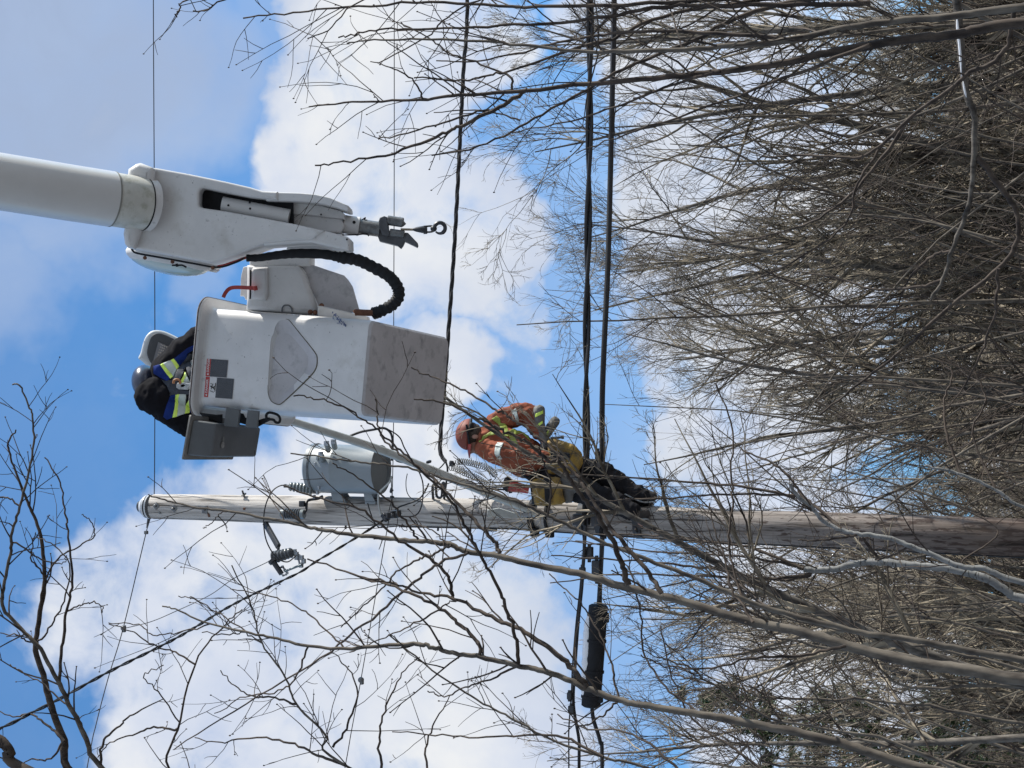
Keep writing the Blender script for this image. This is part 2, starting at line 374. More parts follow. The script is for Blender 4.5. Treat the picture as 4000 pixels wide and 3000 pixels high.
def wood_mat():
    m = bpy.data.materials.new('weathered_pole_wood'); m.use_nodes = True; nt = m.node_tree; N = nt.nodes; L = nt.links; b = N['Principled BSDF']
    b.inputs['Roughness'].default_value = .85; b.inputs['Specular IOR Level'].default_value = .2
    tc = N.new('ShaderNodeTexCoord')
    def nz(st, sc, det=6):
        mp = N.new('ShaderNodeMapping'); mp.inputs['Scale'].default_value = st; L.new(tc.outputs['Object'], mp.inputs['Vector'])
        n = N.new('ShaderNodeTexNoise'); n.inputs['Scale'].default_value = sc; n.inputs['Detail'].default_value = det; n.inputs['Roughness'].default_value = .65
        L.new(mp.outputs[0], n.inputs['Vector']); return n
    g = nz((1, 1, .06), 34); k = nz((1, 1, .22), 30, 3); big = nz((1, 1, .3), 2.2, 3)
    r = N.new('ShaderNodeValToRGB'); L.new(g.outputs['Fac'], r.inputs[0]); e = r.color_ramp.elements
    e[0].position = .36; e[0].color = (.085, .078, .07, 1); e[1].position = .58; e[1].color = (.50, .475, .44, 1)
    mm = e.new(.44); mm.color = (.34, .32, .295, 1)
    # darker, redder wood low down the pole, bleached at the top
    sx = N.new('ShaderNodeSeparateXYZ'); L.new(tc.outputs['Object'], sx.inputs[0])
    h = N.new('ShaderNodeMapRange'); h.inputs['From Min'].default_value = 3.2; h.inputs['From Max'].default_value = 8; L.new(sx.outputs['Z'], h.inputs['Value'])
    tone = N.new('ShaderNodeMix'); tone.data_type = 'RGBA'; tone.inputs['A'].default_value = (.22, .172, .155, 1); tone.inputs['B'].default_value = (1.0, 1.0, 1.02, 1)
    L.new(h.outputs[0], tone.inputs['Factor'])
    mu = N.new('ShaderNodeMix'); mu.data_type = 'RGBA'; mu.blend_type = 'MULTIPLY'; mu.inputs['Factor'].default_value = 1
    L.new(r.outputs[0], mu.inputs['A']); L.new(tone.outputs['Result'], mu.inputs['B'])
    # dark knots and pock marks, many low down and few at the top
    kr = N.new('ShaderNodeMapRange'); L.new(k.outputs['Fac'], kr.inputs['Value'])
    th = N.new('ShaderNodeMapRange'); L.new(h.outputs[0], th.inputs['Value']); th.inputs['To Min'].default_value = .49; th.inputs['To Max'].default_value = .72
    L.new(th.outputs[0], kr.inputs['From Min'])
    ad = N.new('ShaderNodeMath'); ad.operation = 'ADD'; ad.inputs[1].default_value = .05; L.new(th.outputs[0], ad.inputs[0]); L.new(ad.outputs[0], kr.inputs['From Max'])
    kr.inputs['To Max'].default_value = .85
    mx = N.new('ShaderNodeMix'); mx.data_type = 'RGBA'; mx.inputs['B'].default_value = (.045, .03, .025, 1)
    L.new(kr.outputs[0], mx.inputs['Factor']); L.new(mu.outputs['Result'], mx.inputs['A'])
    br = N.new('ShaderNodeMapRange'); br.inputs['From Min'].default_value = .55; br.inputs['From Max'].default_value = .75; br.inputs['To Max'].default_value = .4
    L.new(big.outputs['Fac'], br.inputs['Value'])
    m2 = N.new('ShaderNodeMix'); m2.data_type = 'RGBA'; m2.inputs['B'].default_value = (.22, .17, .13, 1); L.new(br.outputs[0], m2.inputs['Factor']); L.new(mx.outputs['Result'], m2.inputs['A'])
    L.new(m2.outputs['Result'], b.inputs['Base Color'])
    bp = N.new('ShaderNodeBump'); bp.inputs['Strength'].default_value = .6; bp.inputs['Distance'].default_value = .012; L.new(g.outputs['Fac'], bp.inputs['Height']); L.new(bp.outputs[0], b.inputs['Normal'])
    return m
def bark_mat(name, a, b_, scale=25, stretch=(1, 1, .35), mark=None):
    m = bpy.data.materials.new(name); m.use_nodes = True; nt = m.node_tree; N = nt.nodes; L = nt.links; b = N['Principled BSDF']
    b.inputs['Roughness'].default_value = .8; b.inputs['Specular IOR Level'].default_value = .25
    tc = N.new('ShaderNodeTexCoord'); mp = N.new('ShaderNodeMapping'); mp.inputs['Scale'].default_value = stretch; L.new(tc.outputs['Object'], mp.inputs['Vector'])
    n = N.new('ShaderNodeTexNoise'); n.inputs['Scale'].default_value = scale; n.inputs['Detail'].default_value = 6; L.new(mp.outputs[0], n.inputs['Vector'])
    r = N.new('ShaderNodeValToRGB'); L.new(n.outputs['Fac'], r.inputs[0]); e = r.color_ramp.elements
    e[0].position = .35; e[0].color = tuple(a) + (1,); e[1].position = .65; e[1].color = tuple(b_) + (1,)
    n3 = N.new('ShaderNodeTexNoise'); n3.inputs['Scale'].default_value = 1.1; n3.inputs['Detail'].default_value = 3; L.new(tc.outputs['Object'], n3.inputs['Vector'])
    hs = N.new('ShaderNodeMix'); hs.data_type = 'RGBA'; hs.blend_type = 'MULTIPLY'; hs.inputs['B'].default_value = (.6, .57, .55, 1)
    L.new(n3.outputs['Fac'], hs.inputs['Factor']); L.new(r.outputs[0], hs.inputs['A']); col = hs.outputs['Result']
    if mark:
        n2 = N.new('ShaderNodeTexNoise'); n2.inputs['Scale'].default_value = mark[1]; n2.inputs['Detail'].default_value = 4
        mp2 = N.new('ShaderNodeMapping'); mp2.inputs['Scale'].default_value = (.6, .6, 2.2); L.new(tc.outputs['Object'], mp2.inputs['Vector']); L.new(mp2.outputs[0], n2.inputs['Vector'])
        mr = N.new('ShaderNodeMapRange'); mr.inputs['From Min'].default_value = mark[2]; mr.inputs['From Max'].default_value = mark[2] + .06; L.new(n2.outputs['Fac'], mr.inputs['Value'])
        mx = N.new('ShaderNodeMix'); mx.data_type = 'RGBA'; mx.inputs['B'].default_value = tuple(mark[0]) + (1,); L.new(mr.outputs[0], mx.inputs['Factor']); L.new(col, mx.inputs['A']); col = mx.outputs['Result']
    L.new(col, b.inputs['Base Color'])
    bp = N.new('ShaderNodeBump'); bp.inputs['Strength'].default_value = .4; bp.inputs['Distance'].default_value = .006; L.new(n.outputs['Fac'], bp.inputs['Height']); L.new(bp.outputs[0], b.inputs['Normal'])
    return m
MT['wood'] = wood_mat()
MT['bark'] = bark_mat('smooth_grey_brown_bark', (.06, .05, .042), (.175, .155, .128))
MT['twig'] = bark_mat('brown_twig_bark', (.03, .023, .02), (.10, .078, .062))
MT['birch'] = bark_mat('pale_birch_bark', (.15, .155, .155), (.29, .295, .29), mark=((.05, .045, .04), 40, .60))
MT['pale'] = bark_mat('sunlit_toned_sapling_bark', (.16, .14, .115), (.33, .30, .25))
MT['farbark'] = bark_mat('far_grey_bark', (.04, .035, .031), (.17, .155, .135))
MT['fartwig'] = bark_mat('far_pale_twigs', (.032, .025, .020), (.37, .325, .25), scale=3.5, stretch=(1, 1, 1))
# ------------------------------------------------------------------ ground and hill
def ground_z(x, y):
    t = np.clip((y - 34) / 62.0, 0, 1); s = t * t * (3 - 2 * t)
    return (14.5 + 1.3 * np.sin(x * .17 + 1.0) + .9 * np.sin(x * .43 + 2.2)) * s + .35 * np.sin(x * .21 + y * .13) * np.clip((y - 20) / 20, 0, 1) + .25 * np.sin(x * .5 - y * .31) * np.clip((y - 20) / 20, 0, 1)
def terrain():
    xs = np.concatenate([np.linspace(-900, -60, 15), np.linspace(-55, 55, 56), np.linspace(60, 900, 15)])
    ys = np.concatenate([np.linspace(-400, -10, 10), np.linspace(-5, 110, 70), np.linspace(120, 1200, 16)])
    X, Yg = np.meshgrid(xs, ys); Z = ground_z(X, Yg)
    V = np.stack([X, Yg, Z], -1).reshape(-1, 3); n = len(xs)
    q = [(j * n + i, j * n + i + 1, (j + 1) * n + i + 1, (j + 1) * n + i) for j in range(len(ys) - 1) for i in range(n - 1)]
    m = mat('leaf_litter', (.105, .082, .058), .95, var=.5, scale=3.0, bump=1.0, bscale=6, spots=[((.72, .74, .78), .8, .56, .60, 1.0), ((.045, .035, .028), 5, .5, .65, .8)])
    b = MB(); b.add(V, q)
    o = b.build('ground', m, smooth=180, origin=(0, 0, 0)); tag(o, kind='structure')
terrain()
def road():
    m = mat('asphalt', (.085, .085, .09), .9, var=.15, scale=20, bump=.4, bscale=60, spots=[((.3, .32, .35), 1.5, .60, .68, .7)])
    b = MB(); b.add([(-300, -7, .004), (300, -7, .004), (300, 10.5, .004), (-300, 10.5, .004)], [(0, 1, 2, 3)]); tag(b.build('road', m, smooth=0, origin=(0, 0, 0)), kind='structure')
    m2 = mat('snowy_verge', (.24, .24, .25), .9, var=.2, scale=1.2, bump=.6, bscale=8, spots=[((.10, .08, .06), 1.7, .55, .66, .8)])
    b = MB(); b.add([(-300, 10.5, .012), (300, 10.5, .012), (300, 17, .012), (-300, 17, .012)], [(0, 1, 2, 3)]); tag(b.build('verge', m2, smooth=0, origin=(0, 0, 0)), kind='structure')
road()

# ------------------------------------------------------------------ utility pole
POLE_Y = 15.0
PEDGE = [(604, 1979, 49), (700, 1980, 50), (1300, 1995, 57), (2000, 2008, 58), (2700, 2048, 65), (4000, 2102, 76), (5000, 2135, 84), (5750, 2160, 90)]
def pole_pt(x):
    xs = [e[0] for e in PEDGE]; return PY(x, np.interp(x, xs, [e[1] for e in PEDGE]), POLE_Y)
def pole_r(x):
    xs = [e[0] for e in PEDGE]; p = pole_pt(x); return float(np.interp(x, xs, [e[2] for e in PEDGE]) * mpx(p))
def make_pole():
    top = pole_pt(604); root = empty('utility_pole', (top[0], POLE_Y, 0), 'tall weathered grey wooden utility pole that both workers are at, bleached on top', 'utility pole')
    xs = list(np.linspace(604, 5750, 60)); pts = [pole_pt(x) for x in xs]; rs = [pole_r(x) for x in xs]
    low = np.array([pts[-1][0], POLE_Y, -.3]); pts.append(low); rs.append(rs[-1] * 1.02)
    # rounded, slightly domed top
    t = pts[0]; pts = [t + np.array([0, 0, .035])] + pts; rs = [rs[0] * .84] + rs
    b = MB(); b.tube(pts, rs, 28)
    V = b.v[0]
    for i in range(len(V)):           # checked, uneven surface
        n = mnoise.noise(Vector((V[i][0] * 9, V[i][1] * 9, V[i][2] * .8))); c = np.array([t[0], POLE_Y]); dxy = V[i][:2] - c
        V[i][:2] += dxy * .035 * n
    b.build('shaft', MT['wood'], root, smooth=40)
    # pin insulator on the very top
    a = pole_pt(606) + np.array([0, -.02, .03]); ax = np.array([0, 0, 1.])
    i1 = MB(); i1.lathe(a, a + ax, [(0, .07), (.0, .105), (.012, .108), (.02, .085), (.032, .10), (.045, .10), (.052, .08), (.06, .085), (.085, .07), (.10, .04)], 24)
    pin = i1.build('pin_insulator', MT['wporc'], root)
    i2 = MB(); i2.lathe(a + ax * .098, a + ax * .2, [(0, .045), (.02, .048), (.03, .035), (.04, .015)], 16); i2.lathe(a - ax * .018, a, [(0, .088), (.014, .106), (.019, .07)], 24)
    i2.lathe(a + ax * .022, a + ax, [(0, .088), (.006, .1025), (.010, .088)], 24)
    i2.build('insulator_cap', MT['dporc'], pin)
    # plates, bolts, washers on the face towards the camera
    def at_face(x, off):              # point on the near surface at picture x, off = -1..1 across
        c = pole_pt(x); r = pole_r(x); a_ = math.asin(max(-1, min(1, off)))
        nrm = np.array([-math.sin(a_), -math.cos(a_), 0]); return c + nrm * r, nrm
    for (x, off, w, h, m, nm) in ((826, .08, .065, .055, 'dsteel', 'mounting_plate'), (636, -.12, .05, .05, 'dsteel', 'washer'), (706, .06, .05, .05, 'dsteel', 'washer'), (838, .5, .035, .02, 'rust', 'bolt'), (980, -.05, .02, .02, 'rust', 'bolt'), (648, .42, .02, .02, 'dsteel', 'bolt')):
        p, nrm = at_face(x, off); side = np.cross([0, 0, 1.], nrm); b = MB()
        ax = np.array([side, nrm, [0, 0, 1.]])
        if nm == 'washer': ax = np.array([(side + [0, 0, 1.]) / 1.414, nrm, (np.array([0, 0, 1.]) - side) / 1.414])
        b.box(p, (w, .014, h), ax, .004)
        if nm != 'bolt': b.lathe(p + nrm * .004, p + nrm, [(0, .012), (.022, .012), (.028, .007)], 6)
        b.build(nm, MT[m], root)
    p, nrm = at_face(965, -.9); b = MB(); b.tube([p, p + nrm * .06 + [0, 0, .004]], .008, 8); b.box(p + nrm * .02, (.03, .012, .05), np.array([[0, 0, 1.], nrm, np.cross([0, 0, 1.], nrm)]), .003); b.build('eye_bolt', MT['blackm'], root)
    for x, off in ((1353, 1.0), (1840, 1.0), (1716, .98), (2370, .98), (2150, 1.0)):
        p, nrm = at_face(x, min(off, .995)); b = MB(); b.tube([p - nrm * .01, p + nrm * .03], .009, 8); b.build('bolt', MT['blackm'], root)
    # ground wire stapled down the upright-left side
    gp = [at_face(x, .93)[0] + np.array([-.006, -.004, 0]) for x in range(1575, 5700, 60)]
    b = MB(); b.tube(gp, .005, 6); b.build('ground_wire', MT['cable'], root)
    # dark cable clamp blocks where the two thick lines pass, and the spool bracket
    for (x, w, hh) in ((2287, .045, .075), (2352, .04, .05)):
        c = pole_pt(x); r = pole_r(x); b = MB(); b.lathe(c + [0, 0, -hh / 2], c + [0, 0, hh], [(0, r + .004), (0, r + .012), (hh, r + .012), (hh, r + .003)], 28)
        b.box(c + [0, -r - .03, 0], (.09, .06, hh * 1.3), None, .008); b.build('cable_clamp', MT['blackm'], root)
    b = MB(); pts = [PY(1692, 1949, 14.95), PY(1690, 1900, 14.9), PY(1702, 1895, 14.9), PY(1706, 1938, 14.9), PY(1725, 1940, 14.9), PY(1728, 1890, 14.9), PY(1737, 1893, 14.9), PY(1735, 1948, 14.95)]
    b.tube(cr(pts, 4), .011, 8); b.build('spool_bracket', MT['blackm'], root)
    p, nrm = at_face(1925, .98); b = MB(); b.box(p, (.05, .03, .09), np.array([nrm, np.cross(nrm, [0, 0, 1.]), [0, 0, 1.]]), .006); b.build('mounting_plate', MT['dsteel'], root)
    return root
make_pole()
def face(x, off, lift=0.0):
    c = pole_pt(x); r = pole_r(x); a_ = math.asin(max(-.999, min(.999, off)))
    nrm = np.array([-math.sin(a_), -math.cos(a_), 0]); return c + nrm * (r + lift)

# ------------------------------------------------------------------ transformer
def ribbed(b, a, c, r, n, rin=.7, ends=(1, 1), k=20):
    a = np.asarray(a); c = np.asarray(c); L = np.linalg.norm(c - a); prof = [(0, r * rin * .8)]
    for i in range(n):
        t0 = L * (i + .1) / n; s = L / n; rr = r * (ends[0] + (ends[1] - ends[0]) * i / max(1, n - 1))
        prof += [(t0, rr * rin), (t0 + s * .15, rr * .97), (t0 + s * .35, rr), (t0 + s * .6, rr * .93), (t0 + s * .8, rr * rin)]
    prof.append((L, r * rin * .8)); b.lathe(a, c, prof, k)
def make_transformer():
    c = PY(1320, 1842, 14.85); s = mpx(c); r = 95 * s
    bot = PY(1489, 1843, 14.85); top = PY(1232, 1830, 14.85); bot = np.array([top[0], top[1], bot[2]])
    root = empty('pole_transformer', bot, 'grey cylindrical transformer tank bolted to the side of the wooden pole', 'transformer')
    H = top[2] - bot[2]; Z = np.array([0, 0, 1.])
    b = MB(); b.lathe(bot, top, [(.03, r * .95), (.0, r * .965), (.0, r), (.03, r), (H * .62, r), (H * .625, r * 1.006), (H * .64, r * 1.006), (H * .645, r), (H, r)], 48)
    tank = b.build('tank', MT['tank'], root, smooth=30)
    b = MB(); b.lathe(top, top + Z, [(-.02, r * 1.0), (-.02, r * 1.05), (.012, r * 1.05), (.02, r * .98), (.05, r * .75), (.065, r * .4), (.068, .01)], 48)
    b.build('lid', MT['tank'], root, smooth=30)
    b = MB(); b.lathe(top, top + Z, [(-.032, r * 1.015), (-.032, r * 1.035), (-.022, r * 1.035), (-.021, r * 1.015)], 48); b.build('gasket_band', MT['dsteel'], root)
    # high voltage bushing leaning out of the lid
    a = PY(1222, 1912, 14.75); e = PY(1130, 1900, 14.7); b = MB(); ribbed(b, a, e, .052, 7, .72, (1, .75)); bsh = b.build('bushing', MT['porcelain'], root)
    d = (e - a) / np.linalg.norm(e - a); b = MB(); b.tube([e, e + d * .03], .014, 8); b.box(e + d * .035, (.03, .03, .02), None, .004); b.build('terminal', MT['dsteel'], bsh)
    # low voltage terminals on the near right side
    for (x, y, x2, y2) in ((1283, 1762, 1276, 1735), (1262, 1800, 1254, 1776), (1308, 1750, 1303, 1728)):
        a = PY(x, y, 14.68); e = PY(x2, y2, 14.55); b = MB(); ribbed(b, a, e, .024, 3, .8); q = b.build('low_voltage_bushing', MT['porcelain'], root)
        d = (e - a) / np.linalg.norm(e - a); b = MB(); b.box(e + d * .02, (.04, .016, .045), None, .004); b.tube([e + d * .01, e + d * .06], .006, 6); b.build('terminal', MT['steel'], q)
    # hanger brackets to the pole
    for x0 in (1325, 1448):
        p0 = PY(x0, 1925, 14.9); p1 = PY(x0, 1962, 14.93); w = .045 if x0 < 1400 else .035; b = MB()
        for sy in (-1, 1):
            off = np.array([0, sy * .06, 0]); b.hexa([p0 + off + [0, -.006, -w], p0 + off + [0, .006, -w], p0 + off + [0, .006, w], p0 + off + [0, -.006, w], p1 + off + [0, -.006, -w * 2.2], p1 + off + [0, .006, -w * 2.2], p1 + off + [0, .006, w * .6], p1 + off + [0, -.006, w * .6]], .002)
        b.box(p1 + [.0, 0, -.03], (.02, .15, w * 2.8), None, .003); b.build('hanger_bracket', MT['tank'], root)
    b = MB(); b.tube(cr([PY(1530, 1860, 14.72), PY(1520, 1885, 14.70), PY(1487, 1917, 14.72), PY(1478, 1935, 14.74), PY(1480, 1975, 14.80), PY(1492, 2020, 14.83)], 6), .009, 8)
    b.build('drain_pipe', MT['alu'], root)
    for x, y in ((1240, 1925), (1246, 1905), (1228, 1940), (1240, 1790), (1232, 1812)): b = MB(); b.box(PY(x, y, 14.66), (.03, .025, .018), None, .004); b.build('lid_clamp', MT['steel'], root)
    return root
make_transformer()

def make_arrester():
    a = face(1178, -.12, .10) ; a = PY(1176, 2008, 14.72); e = PY(1112, 2006, 14.72)
    root = empty('lightning_arrester', a, 'small dark ribbed lightning arrester standing on the pole face below the transformer bushing', 'arrester')
    b = MB(); ribbed(b, a, e, .044, 7, .8); b.build('ribbed_body', MT['dporc'], root)
    d = (e - a) / np.linalg.norm(e - a); b = MB(); b.lathe(e, e + d, [(0, .03), (.0, .038), (.03, .038), (.038, .028)], 18); b.build('end_cap', MT['porcelain'], root); b = MB(); b.lathe(a - d * .03, a, [(0, .025), (0, .038), (.028, .04)], 18); b.build('end_cap', MT['porcelain'], root)
    b = MB(); b.tube(cr([a - d * .02, PY(1188, 2003, 14.72), PY(1196, 1990, 14.74), PY(1199, 1960, 14.78), PY(1212, 1952, 14.8), PY(1240, 1948, 14.82), PY(1262, 1938, 14.84)], 5), .012, 8)
    b.box(PY(1180, 1968, 14.75), (.05, .03, .05), None, .006)
    b.build('bracket', MT['blackm'], root)
make_arrester()

def make_cutout():
    a = face(1040, .98); e = PY(1088, 2136, 14.6); root = empty('fuse_cutout', a, 'dark fuse cutout on a short arm sticking out from the left of the pole top', 'fuse cutout')
    b = MB(); d = (e - a); d /= np.linalg.norm(d); s = np.cross(d, [0, 1., 0]); s /= np.linalg.norm(s); u = np.cross(s, d)
    b.box((a + e) / 2, (np.linalg.norm(e - a), .03, .045), np.array([d, u, s]), .004); b.tube([e, PY(1086, 2165, 14.58)], .012, 8); b.build('arm', MT['blackm'], root)
    a2 = PY(1066, 2178, 14.55); e2 = PY(1142, 2158, 14.55); b = MB(); ribbed(b, a2, e2, .052, 6, .78, (1.05, .85)); b.build('insulator', MT['dporc'], root)
    b = MB(); t0 = PY(1066, 2192, 14.5); t1 = PY(1100, 2242, 14.5); b.tube([t0, t1], .022, 10); b.tube([PY(1060, 2188, 14.5), PY(1068, 2196, 14.5)], .035, 10); b.build('fuse_tube', MT['blackm'], root)
    for pts, r in (([(1135, 2160), (1152, 2152), (1160, 2168), (1157, 2180)], .014), ([(1158, 2165), (1178, 2178), (1186, 2192), (1176, 2208)], .018), ([(1088, 2222), (1104, 2214), (1112, 2226), (1122, 2238)], .010), ([(1094, 2236), (1106, 2248), (1118, 2244)], .008), ([(1150, 2160), (1162, 2176), (1172, 2206)], .012)):
        b = MB(); b.tube(d_path(pts, depth(a2) - .03, n=3), r * .8, 6); q = d_path(pts, depth(a2) - .05, n=2)
        for p in q[::2]: b.box(p, (r * 2.2, r * 1.6, r * 1.8), None, .003)
        b.build('contact_clip', MT['steel'], root)
    b = MB(); b.tube([PY(1112, 2232, 14.5), PY(1178, 2206, 14.5)], .010, 8); b.build('link_rod', MT['gwire'], root)
    # jumper looping back round the pole to the arrester and the bushing
    b = MB(); b.tube(d_path([(1128, 1902), (1099, 1896), (1066, 1916), (1042, 1960), (1031, 2010), (1031, 2060), (1040, 2110), (1062, 2155), (1090, 2185), (1122, 2195), (1146, 2180), (1158, 2168)], depth(a2) - .12, n=6), .0055, 6)
    b.build('jumper_wire', MT['cable'], root)
make_cutout()

# ------------------------------------------------------------------ wires and cables
def wire(name, pts, r, m, label, cat='wire', n=6, k=6, twist=0, group=None):
    """pts are (x, y, Y): picture point at ground distance Y"""
    W = np.array([PY(*p) for p in cr(pts, n)])
    for e, q in ((0, pts[0]), (-1, pts[-1])):       # lines run on to the next poles, far outside the view
        if q[1] < -500 or q[1] > 3500 or q[0] < -500:
            d_ = unit(W[e] - W[1 if e == 0 else -2]); far = W[e] + d_ * 35; W = np.vstack([far[None], W]) if e == 0 else np.vstack([W, far[None]])
    b = MB()
    if twist:
        L = np.concatenate([[0], np.cumsum(np.linalg.norm(np.diff(W, axis=0), axis=1))]); m_ = int(L[-1] / twist[1] * 10) + 2
        s = np.linspace(0, L[-1], m_); Q = np.stack([np.interp(s, L, W[:, i]) for i in range(3)], -1)
        t = np.gradient(Q, axis=0); t /= np.linalg.norm(t, axis=1)[:, None]; a = np.cross(t, [.1, .2, .95]); a /= np.linalg.norm(a, axis=1)[:, None]; c = np.cross(t, a)
        for j in range(twist[0]):
            ph = 2 * math.pi * (s / twist[1] + j / twist[0])
            b.tube(Q + r * (np.cos(ph)[:, None] * a + np.sin(ph)[:, None] * c), r * 1.02, 6)
    else: b.tube(W, r, k)
    o = b.build(name, m, smooth=60); return tag(o, label, cat, group)
wire('power_line', [(598, -900, 15), (599, 0, 15), (602, 600, 15), (605, 1290, 15), (604, 1800, 15), (602, 1945, 15)], .0042, MT['cable'], 'thin bare top line running from the pole top off to the upright right edge', 'power line')
wire('power_line', [(590, 2015, 15), (572, 2075, 14.9), (482, 2451, 14.6), (424, 2644, 14.4), (376, 2827, 14.2), (340, 3000, 14), (180, 3900, 13)], .0042, MT['cable'], 'thin bare line slanting from the pole top over the bright cloud', 'power line')
b = MB(); b.tube([PY(581, 2010, 15), PY(574, 2062, 14.95)], .008, 6); b.tube([PY(590, 2012, 14.97), PY(576, 2058, 14.93)], .006, 6); b.box(PY(571, 2080, 14.9), (.03, .03, .03), None, .004)
tag(b.build('line_grip', MT['dsteel']), 'metal grip with twisted tail on the thin line just left of the pole top', 'line grip')
b = MB(); b.ball(PY(482, 2453, 14.6), .025); b.box(PY(484, 2456, 14.6), (.06, .03, .03), None, .005); tag(b.build('line_grip', MT['dsteel']), 'small clamp where the fine tap wire joins the thin slanting top line', 'line grip')
wire('tap_wire', [(1052, 2190, 14.5), (1036, 2200, 14.5), (916, 2258, 14.55), (819, 2325, 14.58), (675, 2393, 14.6), (585, 2430, 14.6), (484, 2455, 14.6)], .0035, MT['cable'], 'fine sagging tap wire from the fuse cutout to the thin top line', 'wire')
wire('neutral_line', [(1541, -900, 15.1), (1540, 0, 15.1), (1540, 600, 15.1), (1538, 1250, 15.1), (1537, 1680, 15.1), (1534, 1850, 15.0), (1530, 1990, 14.8), (1522, 2030, 14.8)], .0036, MT['cable'], 'very thin bare line crossing behind the hook and the bucket', 'wire')
wire('neutral_line', [(1518, 2040, 14.8), (1511, 2075, 14.9), (1410, 2654, 14.5), (1372, 2860, 14.3), (1340, 3040, 14.2), (1180, 3900, 13.5)], .0036, MT['cable'], 'very thin bare line slanting away upright-left of the pole behind the bare branches', 'wire')
b = MB(); b.ball(PY(1410, 2656, 14.5), .025); b.box(PY(1414, 2662, 14.5), (.05, .03, .025), None, .005); tag(b.build('line_grip', MT['dsteel']), 'small dark connector alone on the thin slanting line in the white cloud', 'line grip')
wire('service_cable', [(1828, -900, 15.6), (1826, 0, 15.5), (1812, 250, 15.4), (1800, 480, 15.4), (1784, 800, 15.3), (1769, 1050, 15.3), (1750, 1320, 15.2), (1733, 1560, 15.1), (1724, 1655, 15.05), (1720, 1769, 14.95), (1741, 1803, 14.9)], .0095, MT['cable'], 'black twisted cable hanging from the upright right edge down to behind the bucket', 'cable', twist=(3, .5))
wire('service_cable', [(1530, 2010, 14.75), (1500, 2030, 14.7), (1450, 2064, 14.6), (1395, 2098, 14.4), (1311, 2149, 14.1), (1239, 2191, 13.8), (1176, 2233, 13.5), (1100, 2270, 13.2), (906, 2364, 12.2), (694, 2490, 11), (424, 2625, 10), (231, 2731, 9.4), (96, 2798, 9), (0, 2846, 8.7), (-900, 3250, 6)], .0055, MT['cable'], 'black twisted service cable sweeping from the pole across the cloud to the corner', 'cable', twist=(2, .42))
wire('telecom_cable', [(2306, -900, 15), (2305, 0, 15), (2303, 400, 15), (2300, 700, 15), (2294, 1100, 15), (2290, 1500, 15), (2291, 1790, 14.9), (2288, 2050, 14.84)], .0165, MT['cable'], 'thick black cable right of the lineman, the nearer the bucket of the two', 'cable', group='thick cables', twist=(2, 1.6))
wire('telecom_cable', [(2288, 2050, 14.84), (2284, 2122, 14.9), (2273, 2294, 15), (2258, 2437, 15), (2246, 2609, 15), (2240, 2750, 15), (2262, 2895, 15), (2262, 3000, 15), (2262, 3900, 15)], .013, MT['cable'], 'thick black cable left of the pole that passes beside the snowy black case', 'cable', group='thick cables')
wire('telecom_cable', [(2402, -900, 15.3), (2399, 0, 15.3), (2392, 350, 15.3), (2384, 700, 15.3), (2374, 1050, 15.2), (2360, 1350, 15.1), (2352, 1600, 15.1), (2354, 1950, 15), (2351, 2093, 14.86)], .0225, MT['cable'], 'thicker black cable behind the lineman legs, the farther of the two from the bucket', 'cable', group='thick cables')
wire('telecom_cable', [(2351, 2093, 14.86), (2347, 2200, 15), (2340, 2330, 15), (2336, 2380, 15)], .016, MT['cable'], 'short thick cable running from the pole into the snowy black case', 'cable', group='thick cables')
wire('telecom_cable', [(2312, 2750, 15), (2318, 2810, 15), (2345, 2900, 15), (2352, 3000, 15), (2352, 3900, 15)], .016, MT['cable'], 'thick cable leaving the far end of the snowy black case', 'cable', group='thick cables')
wire('messenger_wire', [(2268, 2040, 14.86), (2279, 2122, 14.9), (2266, 2294, 15), (2250, 2437, 15), (2236, 2609, 15), (2232, 2712, 15), (2222, 2850, 15), (2222, 3000, 15), (2222, 3900, 15)], .006, MT['cable'], 'thin support wire beside the thick cable left of the pole', 'wire')
wire('messenger_wire', [(2360, 2093, 14.86), (2350, 2290, 15), (2349, 2370, 15)], .006, MT['cable'], 'thin support wire above the snowy black case', 'wire')
def cable_box(x, y, Y, sz, label):
    b = MB(); b.box(PY(x, y, Y), sz, None, .008); c = PY(x, y, Y)
    for s in (-1, 1): b.tube([c + [s * sz[0] * .5, 0, 0], c + [s * sz[0] * .75, 0, 0]], .015, 8)
    tag(b.build('cable_clamp_box', MT['blackm']), label, 'cable clamp')
cable_box(2302, 2160, 14.97, (.10, .05, .06), 'small black clamp on the nearer thick cable just left of the pole')
cable_box(2331, 2225, 14.97, (.15, .07, .07), 'black clamp on the farther thick cable between pole and snowy case')
cable_box(2275, 2235, 14.97, (.08, .04, .05), 'small black clamp on the nearer thick cable farther left of the pole')
cable_box(2334, 1784, 15.02, (.09, .04, .035), 'little black tag clamp hanging between the thick cables by the lineman hip')
cable_box(2225, 2718, 14.97, (.06, .04, .04), 'small clamp on the thin support wire near the end of the snowy case')
cable_box(2232, 2770, 14.97, (.06, .04, .05), 'lowest small clamp on the thin support wire past the snowy case')
